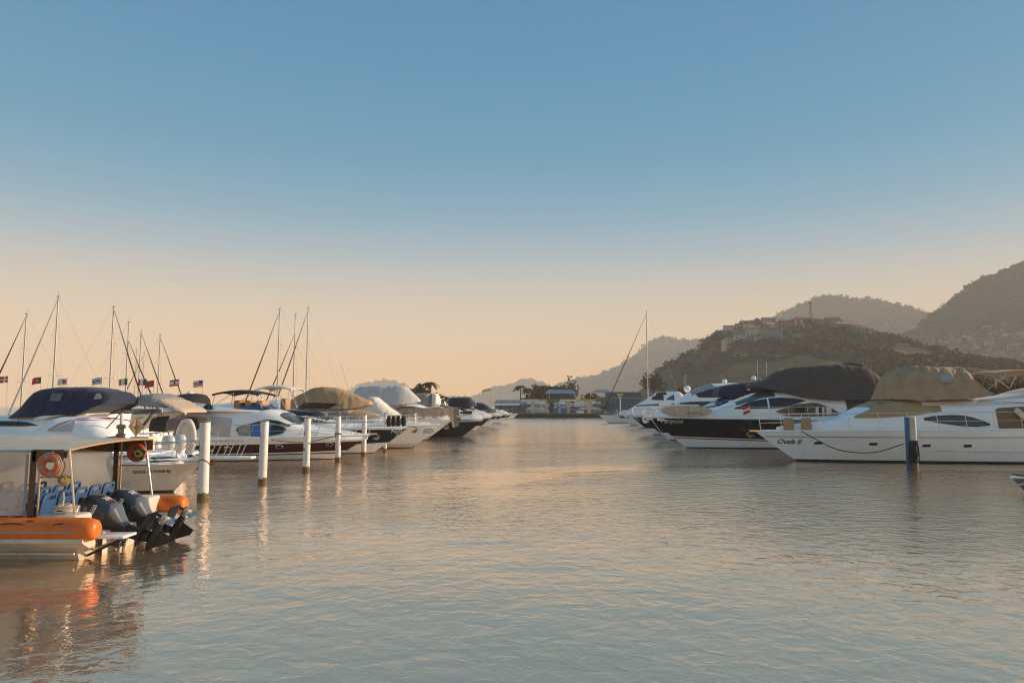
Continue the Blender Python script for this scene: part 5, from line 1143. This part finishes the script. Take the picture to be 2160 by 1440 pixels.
# ---------------------------------------------------------------- row of national flags
def stripes(n, a, b_): return lambda u, v: a if int(v * n) % 2 == 0 else b_
FL = [((17, 793), 'red and white cross flag at the left picture edge', lambda u, v: 1 if (abs(u - .35) < .09 or abs(v - .5) < .12) else 0, [FRED, FWHT]),
      ((87, 795), 'red and green flag above the navy cover', lambda u, v: (0 if u < .4 else 1) if (u - .4) ** 2 + (v - .5) ** 2 > .02 else 2, [FGRN, FRED, FYEL]),
      ((142, 798), 'white flag with red disc', lambda u, v: 1 if (u - .36) ** 2 * 2 + (v - .5) ** 2 < .10 else 0, [FWHT, FRED]),
      ((215, 796), 'blue and white striped flag', lambda u, v: (2 if abs(u - .18) < .05 or abs(v - .27) < .07 else 1) if (u < .38 and v < .55) else (1 if int(v * 9) % 2 == 0 else 2), [FWHT, FBLU, FWHT]),
      ((269, 798), 'green white and red upright striped flag', lambda u, v: 0 if u < .33 else (1 if u < .66 else 2), [FGRN, FWHT, FRED]),
      ((310, 799), 'folded green and white flag left of the red one', lambda u, v: 0 if u < .4 else (1 if u < .7 else 2), [FGRN, FWHT, FRED]),
      ((325, 802), 'plain red flag', lambda u, v: 0, [FRED]),
      ((378, 800), 'red and white striped flag with green tree', lambda u, v: (2 if (u - .5) ** 2 * 3 + (v - .5) ** 2 < .05 else 1) if .27 < v < .73 else 0, [FRED, FWHT, FGRN]),
      ((428, 802), 'stars and stripes flag', lambda u, v: 2 if (u < .42 and v < .54) else (0 if int(v * 9) % 2 == 0 else 1), [FRED, FWHT, FBLU])]
for k, ((px, py), lab, fn, ms) in enumerate(FL):
    Y = 62; p = at(px, py, Y); r = thing('flag', lab + ' behind the left boats', 'flag', (p.x, Y, .62)); 
    rod('pole', (0, 0, 0), (0, 0, p.z - .62 + .08), .014, GALV, r, 5); flag_cloth('cloth', r, (0, 0, p.z - .62), .80, .56, fn, ms, 1, .08, droop=.18 + .1 * math.sin(k * 2.3), seed=k * 1.3)
x0, x1 = at(-10, 856, 62).x, at(450, 856, 62).x
pn = thing('pontoon', 'low floating pontoon carrying the row of flag poles', 'pontoon', ((x0 + x1) / 2, 62, .0))
for k in range(5): bbox('pontoon_float', (-(x1 - x0) / 2 + (x1 - x0) * (k + .5) / 5, 0, .3), ((x1 - x0) / 5 - .08, 1.6, .64), QUAY, pn, .04)

# ---------------------------------------------------------------- pilings
PSCAR = M('scar_rust', (.30, .21, .13), .8, var=.4, scale=20)
def piling(label, px, ytop, ybot, d, group='white mooring pilings', cap=True):
    Y = 4050 / (ybot - 856); p = at(px, ybot, Y); zt = at(px, ytop, Y).z
    r = thing('mooring_piling', label, 'piling', (p.x, Y, 0), 0, group)
    lathe('post', [(d / 2, -1.5), (d / 2, .2), (d / 2 * .99, zt * .6), (d / 2 * .98, zt - .03), (d / 2 * .9, zt)], PILE, r, 24)
    r.rotation_euler = (rng.uniform(-.012, .012), rng.uniform(-.014, .014), rng.uniform(0, 6))
    ws = [[((d / 2 + q_) * math.cos(a), (d / 2 + q_) * math.sin(a), z_ if z_ < 0 else z_ + .07 * noise.noise(Vector((math.cos(a) * 2, math.sin(a) * 2, px))) + .04 * noise.noise(Vector((math.cos(a) * 7, math.sin(a) * 7, px)))) for a in np.linspace(0, 2 * math.pi, 33)[:-1]] for q_, z_ in ((.004, -.3), (.016, .02), (.011, .10), (.001, .19))]
    loft('weed_band', ws, WEED, r, True, False)
    for _ in range(4):                          # rubbed scars and rust runs
        a = rng.uniform(0, 6.28); z_ = rng.uniform(.4, zt - .3); w_ = rng.uniform(.03, .09); h_ = rng.uniform(.08, .35)
        mesh('scar', [((d / 2 + .003) * math.cos(a + s_ * w_ / d * 2), (d / 2 + .003) * math.sin(a + s_ * w_ / d * 2), z_ + t_ * h_ * (1 - .5 * s_ * s_)) for t_ in (0, 1) for s_ in (-1, -.3, .3, 1)], [(k, k + 1, k + 5, k + 4) for k in range(3)], PSCAR, r)
    if cap: lathe('cap', [(d / 2 * 1.04, zt - .02), (d / 2 * 1.05, zt + .015), (d / 2 * .8, zt + .03), (.02, zt + .035)], M('pile_cap', (.22, .19, .16), .7, var=.3), r, 20)
    return r, Y, zt
r, Y, zt = piling('nearest white piling, beside the orange tubed boat stern', 428, 889, 1049, .30)
tube('rope_turn', [(.155 * math.cos(a), .155 * math.sin(a), 1.02 - .13 * math.cos(a)) for a in np.linspace(0, 2 * math.pi, 20)[:-1]], .012, ROPE, r, 5, True)
piling('second white piling from the left', 553.5, 888, 1016, .285)
piling('third white piling, in front of the maroon yacht windscreen', 645.5, 881, 991, .28)
r, Y, zt = piling('slim white piling with a dark rope turn near its top', 712.5, 877, 971, .265)
tube('rope_turn', [(.15 * math.cos(a), .15 * math.sin(a), 1.33 + .03 * math.sin(a)) for a in np.linspace(0, 2 * math.pi, 20)[:-1]], .03, ROPE, r, 6, True)
for k in range(3): torus('shackle', (-.04 + .05 * k, 0, zt + .12 + .05 * (k % 2)), .07, .02, GALV, r, 12, 6)
piling('piling half hidden behind the maroon yacht bow', 767, 874, 958.5, .27)
piling('slender white post left of the round black fenders', 812, 872, 951, .2); piling('slender white post right of the round black fenders', 873.5, 871, 941, .2)
# the blue and white post before the white yacht
p = at(1924, 985, 31.2); r = thing('mooring_piling', 'white piling with blue side and black rope bundle before the white yacht', 'piling', (p.x, 31.2, 0), 0)
zt = at(1924, 879, 31.2).z
lathe('post', [(.19, -1.5), (.19, .3), (.185, zt - .03), (.17, zt)], M('pile_weathered', (.50, .45, .40), .7, var=.15, streak=.6, bump=.2), r, 24).location = (.06, 0, 0)
lathe('weed_band', [(.196, -.3), (.204, .1), (.199, .22), (.191, .36)], WEED, r, 24).location = (.06, 0, 0)
bbox('blue_fender_strip', (-.175, -.05, (zt - .1) / 2), (.10, .22, zt + .1), BLUEP, r, .03)
for k in range(12):
    a0 = rng.uniform(-.22, .10); zl = rng.uniform(.22, .55); tube('rope_coil', curve_pts([(a0 + .04, -.17, 1.18), (a0 - .05, -.24 - .01 * (k % 4), .85), (a0 + rng.uniform(-.07, .03), -.25 - .012 * (k % 5), zl), (a0 + .09, -.26, zl + .12), (a0 + .10, -.23, .85), (a0 + .06, -.18, 1.18)], 5), .024, ROPE, r, 6)
tube('rope_turn', [(.06 + .215 * math.cos(a), .215 * math.sin(a), 1.18 + .02 * math.sin(3 * a)) for a in np.linspace(0, 2 * math.pi, 20)[:-1]], .03, ROPE, r, 6, True)
tube('white_line', curve_pts([(.1, -.2, 1.0), (.14, -.22, .6), (.12, -.2, .15)], 5), .02, ROPEL, r, 5)
# small grey boat poking in at the right edge
Yg = 22.4; b = Boat('small_boat', 'small grey boat whose bow pokes in at the right picture edge', 'boat', 2124, Yg, 5.5, 1.9, 180, .52, .50, .45, [(.04, .04, ANTIF), (.40, .36, GREYH), (.52, .50, M('gunwale_pale', (.20, .19, .18), .5))], deck=GREYH)
rod('bow_pole', (5.2, .35, .38), (5.78, .45, .27), .03, ROPEL, b.root, 6); bbox('bow_plate', (5.0, 0, .56), (.5, .7, .05), M('plate_dark', (.06, .06, .065), .5), b.root, .02)

# ---------------------------------------------------------------- passenger boat with orange tubes (left foreground)
rib = thing('passenger_boat', 'orange tubed passenger boat with blue seats, canopy and twin outboards', 'boat', (-7.2, 14.2, 0))
ORANGE = M('orange_tube', (.72, .16, .012), .38, var=.09, scale=2.0, bump=.06, streak=.15)
FIB = M('fibreglass_cream', (.62, .56, .46), .4, var=.06, streak=.3); SEATB = M('seat_blue', (.034, .095, .22), .45, var=.1); LGREYT = M('grey_strip', (.30, .28, .27), .6)
for y in (-1.6, 1.58):
    prof = [(.205, -7.6), (.205, -.34), (.203, -.22), (.19, -.12), (.165, -.05), (.12, -.012), (.06, .0), (.004, .002)]
    prof = [(.205, -7.6)] + [(.205, -7.6 + 7.2 * k / 12) for k in range(1, 13)] + prof[1:]
    t_ = lathe('orange_tube', prof, ORANGE, rib, 28, (0.02 if y < 0 else .10, y, .565), 'x')
    sy = -1 if y < 0 else 1
    bbox('tube_stripe', (-4.0, y + sy * .205, .55), (7.4, .02, .035), LGREYT, t_, .008).location = (-4.0, sy * .205, -.02)
    loft('tube_bed', [[(x, y - .2 * sy, .42), (x, y + .165 * sy, .43), (x, y + .16 * sy, .36), (x, y - .05 * sy, .24), (x, y - .25 * sy, .24)] for x in (-7.6, -.16)], FIB, rib, smooth=False)
for y in (-1.6, 1.58):
    for xs_ in (-.75, -1.9, -3.05, -4.2): torus('tube_seam', ((.02 if y < 0 else .10) + xs_, y, .565), .2045, .006, M('orange_seam', (.55, .11, .01), .5), rib, 28, 6, 'x')
    tube('grab_line', curve_pts([(-.5 - .45 * k, y + (-.165 if y < 0 else .165), .565 + .13 - (.05 if k % 2 else 0)) for k in range(9)], 4), .011, ROPE, rib, 5)
tube('tube_valve', [(-1.15, -1.735, .735), (-1.02, -1.735, .735)], .012, M('valve_red', (.4, .04, .03), .5), rib, 5)
hs = lambda x: [(x, -1.5, .42), (x, -1.47, .2), (x, -1.40, .02), (x, -1.2, -.25), (x, 0, -.5), (x, 1.2, -.25), (x, 1.40, .02), (x, 1.47, .2), (x, 1.5, .42)]
loft('hull', [hs(-7.6), hs(-.42)], M('hull_cream', (.50, .44, .35), .45, var=.08, streak=.5), rib, smooth=False)
tube('spray_rail', [(-7.6, -1.49, .13), (-.45, -1.49, .13)], .025, FIB, rib, 6)
box('deck_floor', (-4.2, 0, .44), (6.8, 2.9, .05), M('floor_grey', (.16, .15, .15), .7), rib)
for y in (-1.17, 1.17): bbox('stern_quarter', (-.80, y * 1.08, .60), (.74, .50, .38), FIB, rib, .06, 3)
mesh('transom_wall', [(-1.0, -.9, .46), (-1.0, .9, .46), (-.98, .9, .86), (-.98, -.9, .86), (-.86, -.9, .46), (-.86, .9, .46), (-.84, .9, .86), (-.84, -.9, .86)], [(0, 1, 2, 3), (4, 7, 6, 5), (2, 6, 7, 3), (0, 3, 7, 4), (1, 5, 6, 2)], WHITE, rib, False)
mesh('splash_well', [(-.86, -.9, .50), (-.86, .9, .50), (-.30, .9, .40), (-.30, -.9, .40), (-.30, .9, -.3), (-.30, -.9, -.3)], [(0, 1, 2, 3), (3, 2, 4, 5)], FIB, rib, False)
for y in (-1.06, 1.06):
    bbox('stern_step', (-.02, y, .37), (.62, .46, .05), WHITE, rib, .015); tube('step_strut', [(-.40, y - .12, .04), (.22, y - .12, .34)], .025, BLACK, rib, 6); tube('step_strut', [(-.40, y + .1, .10), (.1, y + .1, .34)], .02, CHROME, rib, 6)
# outboards
COWL = M('cowl_charcoal', (.020, .023, .030), .28, var=.12, coat=.5); COWLG = M('cowl_grey', (.10, .11, .13), .3, var=.12, coat=.4); LEG = M('leg_black', (.012, .012, .013), .35, var=.2); PROP = M('propeller_steel', (.5, .46, .42), .25, metal=1.0)
DEC = M('decal_silver', (.62, .62, .62), .4); DECR = M('decal_red', (.42, .05, .05), .4)
def outboard(y):
    al = R(25); K = 1.16; U = Vector((math.cos(al), 0, -math.sin(al))); V = Vector((math.sin(al), 0, math.cos(al))); Yv = Vector((0, 1, 0)); O = Vector((-.90, y, .90))
    r = thing('tmp', 'x', 'x'); r.parent = rib; r.name = 'outboard_motor'
    for k in ('label', 'category'): del r[k]
    P = lambda u, v, w: O + U * u * K + V * v * K + Yv * w * K
    def sec(u, v0, v1, hw, n=3.2, top=1.0):
        n *= 1.35
        s_ = []
        for k in range(28):
            a = 2 * math.pi * k / 28; c, s = math.cos(a), math.sin(a)
            v = (v0 + v1) / 2 + (v1 - v0) / 2 * math.copysign(abs(s) ** (2 / n), s); f = 1 - (1 - top) * max(0, s)
            s_.append(P(u, v, hw * f * math.copysign(abs(c) ** (2 / n), c)))
        return s_
    loft('cowl', [sec(.0, -.22, .05, .13, 2.4), sec(.02, -.29, .11, .19, 2.8), sec(.08, -.33, .165, .235, 3.2, .9), sec(.2, -.345, .185, .255, 3.4, .84), sec(.36, -.345, .18, .258, 3.4, .8), sec(.46, -.34, .165, .252, 3.2, .78), sec(.50, -.335, .15, .245, 3, .78)], COWL, r, angle=.9)
    loft('cowl_rear', [sec(.44, -.1, .172, .20, 3.2, .78), sec(.50, -.1, .178, .20, 3, .76), sec(.545, -.1, .15, .185, 3, .72), sec(.66, -.1, .05, .14, 3, .7), sec(.80, -.1, -.05, .10, 3, .8)], COWLG, r, angle=.9)
    loft('lower_cowl', [sec(.495, -.33, .10, .235, 3), sec(.60, -.32, .03, .205, 3), sec(.72, -.29, -.04, .15, 3), sec(.84, -.26, -.06, .10, 3)], LEG, r, angle=.9)
    loft('leg', [sec(.8, -.25, -.03, .085, 2.6), sec(.95, -.22, -.02, .07, 2.4), sec(1.08, -.20, .0, .062, 2.2), sec(1.2, -.16, .02, .058, 2.2)], LEG, r)
    loft('ventilation_plate', [[P(1.07, v, w * .17 * (1 - .6 * max(0, -v) / .3)) for w in (-1, 1)] + [P(1.09, v, w * .17 * (1 - .6 * max(0, -v) / .3)) for w in (1, -1)] for v in (-.28, -.1, .1, .3)], LEG, r, smooth=False)
    loft('gearcase', [[P(1.27 + rr * math.cos(a), v, rr * math.sin(a)) for a in np.linspace(0, 2 * math.pi, 15)[:-1]] for v, rr in ((-.36, .012), (-.31, .04), (-.2, .066), (0, .072), (.14, .06), (.2, .05))], LEG, r)
    mesh('skeg', [P(1.32, -.22, .012), P(1.32, .1, .012), P(1.55, .06, .008), P(1.53, -.04, .008), P(1.32, -.22, -.012), P(1.32, .1, -.012), P(1.55, .06, -.008), P(1.53, -.04, -.008)], [(0, 1, 2, 3), (4, 7, 6, 5), (0, 3, 7, 4), (1, 5, 6, 2), (2, 6, 7, 3)], LEG, r, False)
    pr = loft('propeller', [[P(1.27 + rr * math.cos(a), v, rr * math.sin(a)) for a in np.linspace(0, 2 * math.pi, 13)[:-1]] for v, rr in ((.2, .052), (.30, .055), (.36, .04), (.37, .01))], PROP, r)
    for k in range(3):
        a0 = 2 * math.pi * k / 3 + .5; vs_ = []
        for i in range(5):
            rr = .05 + .135 * i / 4; wdt = .42 * math.sin(math.pi * (.25 + .6 * i / 4))
            for j in range(5):
                a = a0 + (j / 4 - .5) * 2 * wdt; vs_.append(P(1.27 + rr * math.cos(a), .22 + .10 * j / 4, rr * math.sin(a)))
        mesh('blade', vs_, grid_faces(5, 5), PROP, pr)
    # bracket
    loft('clamp_bracket', [[P(.55, -.34, w * .14) for w in (-1, 1)] + [P(.85, -.30, w * .14) for w in (1, -1)], [Vector((-.34, y + w * .15, .30)) for w in (-1, 1)] + [Vector((-.20, y + w * .15, .05)) for w in (1, -1)]], LEG, r, smooth=False)
    for w in (-.09, .09): rod('tilt_ram', Vector((-.22, y + w, -.05)), P(.84, -.28, w), .025, CHROME, r, 6)
    for k in range(2): tube('cable', curve_pts([P(.12, -.3, -.06 + .1 * k), Vector((-1.0, y + .05 * k, .95)), Vector((-1.05, y, .8))], 5), .022, BLACK, r, 6)
    # decals: rating on the upper face, maker's name up the side
    TOPV = lambda u: np.interp(u, [.08, .2, .36, .46], [.165, .185, .18, .165])
    lettering('cowl_rating', '200', .125, lambda a, c_: P(.24 + .125 - c_ * 1.0 - .03, TOPV(.3) + .006, -.11 + a), DEC, r, .15, .004)
    mesh('cowl_subtext', [P(.36 + q1, TOPV(.36) + .008, -.10 + q2) for q1, q2 in ((0, 0), (0, .20), (.022, .20), (.022, 0))], [(0, 1, 2, 3)], DECR, r, False)
    lettering('maker_lettering', 'YAMAHA', .095, lambda a, c_: P(.22 - c_ + .045 + .05, -.25 + a * .92, -.262), DEC, r, .1, .003)
    tube('decal_line', [P(.31, v, -.262) for v in (-.27, -.1, .1)], .006, DEC, r, 4)
outboard(-.45); outboard(.47)
# seats
def seat_meshes():
    n = 32; W, Hh = .205, .26
    def rr(w, h, cz, k=5.0): return [(math.copysign(abs(math.cos(a)) ** (2 / k), math.cos(a)) * w, cz + math.copysign(abs(math.sin(a)) ** (2 / k), math.sin(a)) * h) for a in np.linspace(0, 2 * math.pi, n + 1)[:-1]]
    out_, inn = rr(W, Hh, Hh), rr(W * .62, .034, Hh * 2 - .085, 6)
    vs_ = []
    for d in (-.018, .018):
        vs_ += [(d + .10 * (z / (2 * Hh)) + .02 * (y_ / W) ** 2 * -1, y_, z) for y_, z in out_] + [(d + .10 * (z / (2 * Hh)), y_, z) for y_, z in inn]
    fs = []
    for k in range(n):
        j = (k + 1) % n
        fs += [(k, j, n + j, n + k), (2 * n + k, 3 * n + k, 3 * n + j, 2 * n + j), (k, 2 * n + k, 2 * n + j, j), (n + k, n + j, 3 * n + j, 3 * n + k)]
    return vs_, fs
sv, sf = seat_meshes(); proto = None
cu_secs = [[(-.42 + .42 * i / 6, .2 * math.cos(a) * (1 if abs(math.cos(a)) < .9 else 1), .03 * math.sin(a) + .02 * math.cos(math.pi * i / 6)) for a in np.linspace(0, 2 * math.pi, 13)[:-1]] for i in range(7)]
for i, xr in enumerate((-1.33, -2.05, -2.77, -3.49, -4.21)):
    for j, ys in enumerate((-.98, -.50, -.02, .46, .94)):
        st_ = bpy.data.objects.new('seat', None); col.objects.link(st_); st_.parent = rib; st_.location = (xr, ys, .60)
        if proto is None:
            bk = mesh('backrest', sv, sf, SEATB, st_, True, angle=.9); cu = loft('seat_pan', cu_secs, SEATB, st_); lg = loft('seat_leg', [[(-.25, .15 * a, -.14) for a in (-1, 1)] + [(-.15, .15 * a, -.14) for a in (1, -1)], [(-.28, .16 * a, .0) for a in (-1, 1)] + [(-.12, .16 * a, .0) for a in (1, -1)]], GREYH, st_, smooth=False); proto = (bk, cu, lg)
        else:
            for o_ in proto: c_ = o_.copy(); col.objects.link(c_); c_.parent = st_
# canopy
ROOFW = M('awning_white', (.47, .43, .37), .8, var=.07, scale=1.5, bump=.3, streak=.25)
secs = []
for i in range(22):
    x = -7.6 + 6.95 * i / 21; row = []
    for k in range(17):
        t = -1 + k / 8; row.append((x, 1.46 * t, 1.93 + .03 * (t + 1) + (.05 + .10 * min(1, (-.65 - x) / 1.6)) * (1 - abs(t) ** 2.2) + .012 * math.sin(x * 5.2) * (1 - t * t)))
    secs.append(row + [(p[0], p[1] * .985, p[2] - .02) for p in row[::-1]])
loft('awning', secs, ROOFW, rib, True, True)
tube('awning_edge', [(-.65, p[1], p[2] - .012) for p in secs[-1][:17]], .022, M('edge_tan', (.42, .28, .15), .7), rib, 6)
tube('awning_side_rail', [(-7.6, -1.46, 1.915), (-.65, -1.46, 1.915)], .02, CHROME, rib, 6)
VIN = M('clear_vinyl', (.55, .50, .44), .25, var=.2, scale=2, alpha=.70, transl=.5)
VIN2 = M('milky_vinyl', (.74, .68, .60), .4, var=.1, scale=1.5, bump=.2, transl=.55)
def curtain(nm, y, x0, x1, z0, z1, mat, wv=.02):
    vs_ = [(x0 + (x1 - x0) * i / 24, y + wv * math.sin(i * 1.3) * (1 - j / 8) + wv * .5 * math.sin(i * .5 + j), z0 + (z1 - z0) * j / 8) for i in range(25) for j in range(9)]
    return mesh(nm, vs_, grid_faces(25, 9), mat, rib)
curtain('clear_curtain', -1.47, -7.5, -1.36, .78, 1.90, VIN); curtain('milky_curtain', 1.46, -7.5, -1.52, .82, 1.78, VIN2, .03)
for y, xe in ((-1.475, -1.30), (1.47, -1.46)):
    bbox('curtain_border', (xe + .03, y, 1.34), (.11, .02, 1.15), BROWNC, rib, .008); bbox('curtain_valance', (-1.02 if y < 0 else -4.2, y, 1.82), (.56 if y < 0 else 6.9, .02, .22), BROWNC, rib, .008)
bbox('valance', (-1.0, 1.44, 1.86), (.75, .02, .24), BROWNC, rib, .008); bbox('valance', (-.95, -1.43, 1.85), (.5, .02, .14), BROWNC, rib, .008)
bbox('curtain_zip', (-1.37, -1.49, 1.3), (.05, .015, 1.1), LGREYT, rib, .005)
for y, xa, xt, xf in ((-1.45, -1.16, -.66, -.53), (1.44, -1.30, -.80, -.58)):
    rod('canopy_post', (xa, y, .74), (xa, y, 1.92), .02, M('post_sunlit_gold', (.45, .33, .2), .35, metal=.8), rib); rod('canopy_post', (xf, y * .97, .80), (xt, y, 1.95), .024, CHROME, rib)  # golden sunlight is painted into the upright posts' metal colour
    rod('cross_bar', (xa, y, 1.45 if y < 0 else 1.42), ((xf + xt) / 2 + .0, y, 1.45 if y < 0 else 1.42), .014, GREYH, rib)
tube('awning_arch', [(-1.16, p[1], p[2] - .03) for p in secs[-1][:17]], .018, CHROME, rib, 6)
# lamp and radar reflector on the awning
lathe('roof_lamp', [(.09, 0), (.10, .04), (.06, .06), (.06, .16), (.10, .18), (.08, .24), (.02, .26)], M('lamp_brass', (.35, .26, .15), .4, metal=.6), rib, 12, (-1.10, 1.0, 2.06)); rod('lamp_mast', (-1.10, 1.0, 2.1), (-1.10, 1.0, 2.55), .03, OLDWHITE, rib)
lathe('lamp_base', [(.2, 0), (.18, .02), (.05, .04)], M('base_red', (.35, .04, .02), .5), rib, 10, (-1.18, .95, 2.03))
q = .17
for k, (vv) in enumerate(([(q, 0, 0), (0, 0, q * 1.3), (-q, 0, 0), (0, 0, -q * 1.3)], [(0, q, 0), (0, 0, q * 1.3), (0, -q, 0), (0, 0, -q * 1.3)], [(q, 0, 0), (0, q, 0), (-q, 0, 0), (0, -q, 0)])):
    mesh('radar_reflector', [(a - .78, b_ + 1.0, c + 2.27) for a, b_, c in vv], [(0, 1, 2, 3)], M('reflector_tin', (.5, .42, .32), .35, metal=.7), rib, False)
rod('signal_staff', (-.8, 1.05, 2.1), (-.45, 1.1, 2.62), .016, BLACK, rib)
# ropes, life rings
RING = M('ring_faded_orange', (.52, .13, .055), .6, var=.2, scale=9); RTAPE = M('ring_tape', (.34, .25, .17), .7, var=.3, scale=12); RINGD = M('ring_orange', (.42, .055, .02), .55, var=.2)
r = thing('life_ring', 'faded orange life ring hanging on the near canopy post', 'life ring', (-7.2 - .95, 14.2 - 1.50, 1.66)); torus('ring', (0, 0, 0), .145, .066, [RING, RTAPE], r); tube('grab_line', [(.22 * math.cos(a), -.02, .22 * math.sin(a)) for a in np.linspace(0, 2 * math.pi, 25)[:-1]], .008, ROPEL, r, 5, True)
rod('lanyard', (0, 0, .2), (.05, .03, .28), .008, ROPEL, r, 5)
r = thing('life_ring', 'red orange life ring with a small flag on the far canopy post', 'life ring', (-7.2 - .95, 14.2 + 1.40, 1.70)); torus('ring', (0, 0, 0), .145, .066, [RINGD, RINGD], r)
fc = flag_cloth('flag_patch', r, (.22, -.09, .12), .28, .22, lambda u, v: 2 if (u - .5) ** 2 + (v - .5) ** 2 < .03 else (1 if abs(u - .5) * .85 + abs(v - .5) < .40 else 0), [FGRN, FYEL, FBLU], 1, .03, 14, 12, .05); fc.rotation_euler = (0, .35, 0)
r = thing('rope_coil', 'yellow coiled rope hanging beside the near life ring', 'rope', (-7.2 - .74, 14.2 - 1.46, 1.42))
YR = M('yellow_rope', (.45, .26, .03), .8, var=.3)
for k in range(7): torus('coil_turn', (.01 * math.sin(k * 2.1), -.03 + .012 * k, -.02 + .012 * math.cos(k * 1.7)), .075 + .008 * math.sin(k * 3), .012, YR, r, 16, 6).rotation_euler = (0, 0, .15 * math.sin(k * 2.4))
tube('coil_tail', curve_pts([(-.02, 0, .08), (.02, 0, .2), (.0, .02, .3)], 4), .012, YR, r, 5)
r = thing('rope_heap', 'pale rope heaped on the orange tubed boat stern corner', 'rope', (-7.2 - .78, 14.2 - 1.28, .80))
pts = [(.20 * math.cos(k * .55) * (1 - .006 * k) + .02 * math.sin(k), .13 * math.sin(k * .55 + .2 * math.sin(k * .3)), .06 + .035 * math.sin(k * .8) + .001 * k) for k in range(70)]
tube('rope', curve_pts(pts, 3), .016, ROPEL, r, 6)
tag(tube('hanging_chain', curve_pts([(-7.2 - .88, 14.2 - 1.2, 1.15), (-7.2 - .86, 14.2 - 1.22, 1.0), (-7.2 - .92, 14.2 - 1.2, .86)], 5), .016, ROPEL, None, 6), 'short pale rope end hanging over the rearmost blue seats', 'rope')

# ---------------------------------------------------------------- boats moored and stored beyond the fuel dock
def little_boat(label, px, Y, z, Lb, head, hm, group, cabm=None):
    b = Boat('small_boat', label, 'boat', px, Y, Lb, Lb * .33, head, .8, 1.05, 1.2, [(.05, .05, ANTIF), (.8, 1.05, hm)], group=group)
    cb = Body([(Lb * .2, .7, 1.25, Lb * .12), (Lb * .35, .7, 1.9, Lb * .13), (Lb * .55, .7, 1.85, Lb * .12), (Lb * .72, .7, 1.15, Lb * .06)], 4.5, .15, 2, 24); cb.build('cabin', cabm or WHITE2, b.root, 12)
    patch(b.root, 'window', cb.y, [(Lb * .34, 1.4), (Lb * .6, 1.38)], [(Lb * .34, 1.72), (Lb * .6, 1.68)], GLASS, (1, -1), .02)
    b.root.location.z = z; return b
little_boat('small white boat moored at the left end of the fuel dock', 1092, 150, 0, 6.5, 0, WHITE, 'boats near the fuel dock')
little_boat('small grey canopied boat left of the fuel dock', 1078, 143, 0, 7, 0, WHITE, 'boats near the fuel dock', GREYC)
for k, (px, lab) in enumerate([(1118, 'leftmost'), (1142, 'second'), (1166, 'third'), (1212, 'fourth'), (1236, 'fifth'), (1268, 'rightmost')]):
    for lv in range(2):
        little_boat(f'{["lower", "upper"][lv]} stored boat on the {lab} rack behind the dock pumps', px, 176 + .2 * k, 1.05 + 1.35 * lv, 4.7 if k != 5 else 7.0, 0 if k % 2 else 180, [WHITE, OLDWHITE, M('hull_pink', (.30, .15, .13), .5)][(k + lv) % 3], 'boats stored behind the fuel dock')
    X = at(px, 856, 176).x - (2.35 if k % 2 else -2.35); rk = thing('storage_rack', f'steel boat rack, {lab} behind the dock pumps', 'rack', (X, 176 + .2 * k, 1.0))
    for sx_ in (-1.6, 1.4):
        for sy_ in (-1.05, 1.05): rod('upright', (sx_, sy_, 0), (sx_, sy_, 3.0), .06, GALV, rk, 5)
        for lv in range(1, 2): rod('beam', (sx_, -1.05, 1.35 * lv - .02), (sx_, 1.05, 1.35 * lv - .02), .05, GALV, rk, 5)
# yellow kite sail far behind
p = at(1035, 826, 300); r = thing('yellow_banner', 'small yellow wing shaped banner in front of the distant hills', 'banner', (p.x, 300, 1.0))
rod('pole', (0, 0, -1), (0, 0, p.z + .6), .05, GALV, r, 5); flag_cloth('cloth', r, (0, 0, p.z + .4), 3.6, 1.0, lambda u, v: 0, [FYEL], 1, .3, droop=.9)

# ------------------------------------------------------------------ haze: even air round the whole place
hm_ = bpy.data.materials.new('haze_air'); hm_.use_nodes = True; t = hm_.node_tree; t.nodes.clear()
o_ = t.nodes.new('ShaderNodeOutputMaterial'); v_ = t.nodes.new('ShaderNodeVolumePrincipled'); v_.inputs['Color'].default_value = (.94, .90, .85, 1); v_.inputs['Density'].default_value = HAZE; v_.inputs['Anisotropy'].default_value = 0.0
t.links.new(v_.outputs[0], o_.inputs['Volume'])
x, y0, y1, z0, z1 = 2600, -170, 2600, -2.2, 245
vs_ = [(-x, y0, z0), (x, y0, z0), (x, y1, z0), (-x, y1, z0), (-x, y0, z1), (x, y0, z1), (x, y1, z1), (-x, y1, z1)]
tag(mesh('haze', vs_, [(0, 3, 2, 1), (4, 5, 6, 7), (0, 1, 5, 4), (1, 2, 6, 5), (2, 3, 7, 6), (3, 0, 4, 7)], hm_, None, False), 'thin even evening haze over the harbour', None, None, 'stuff')
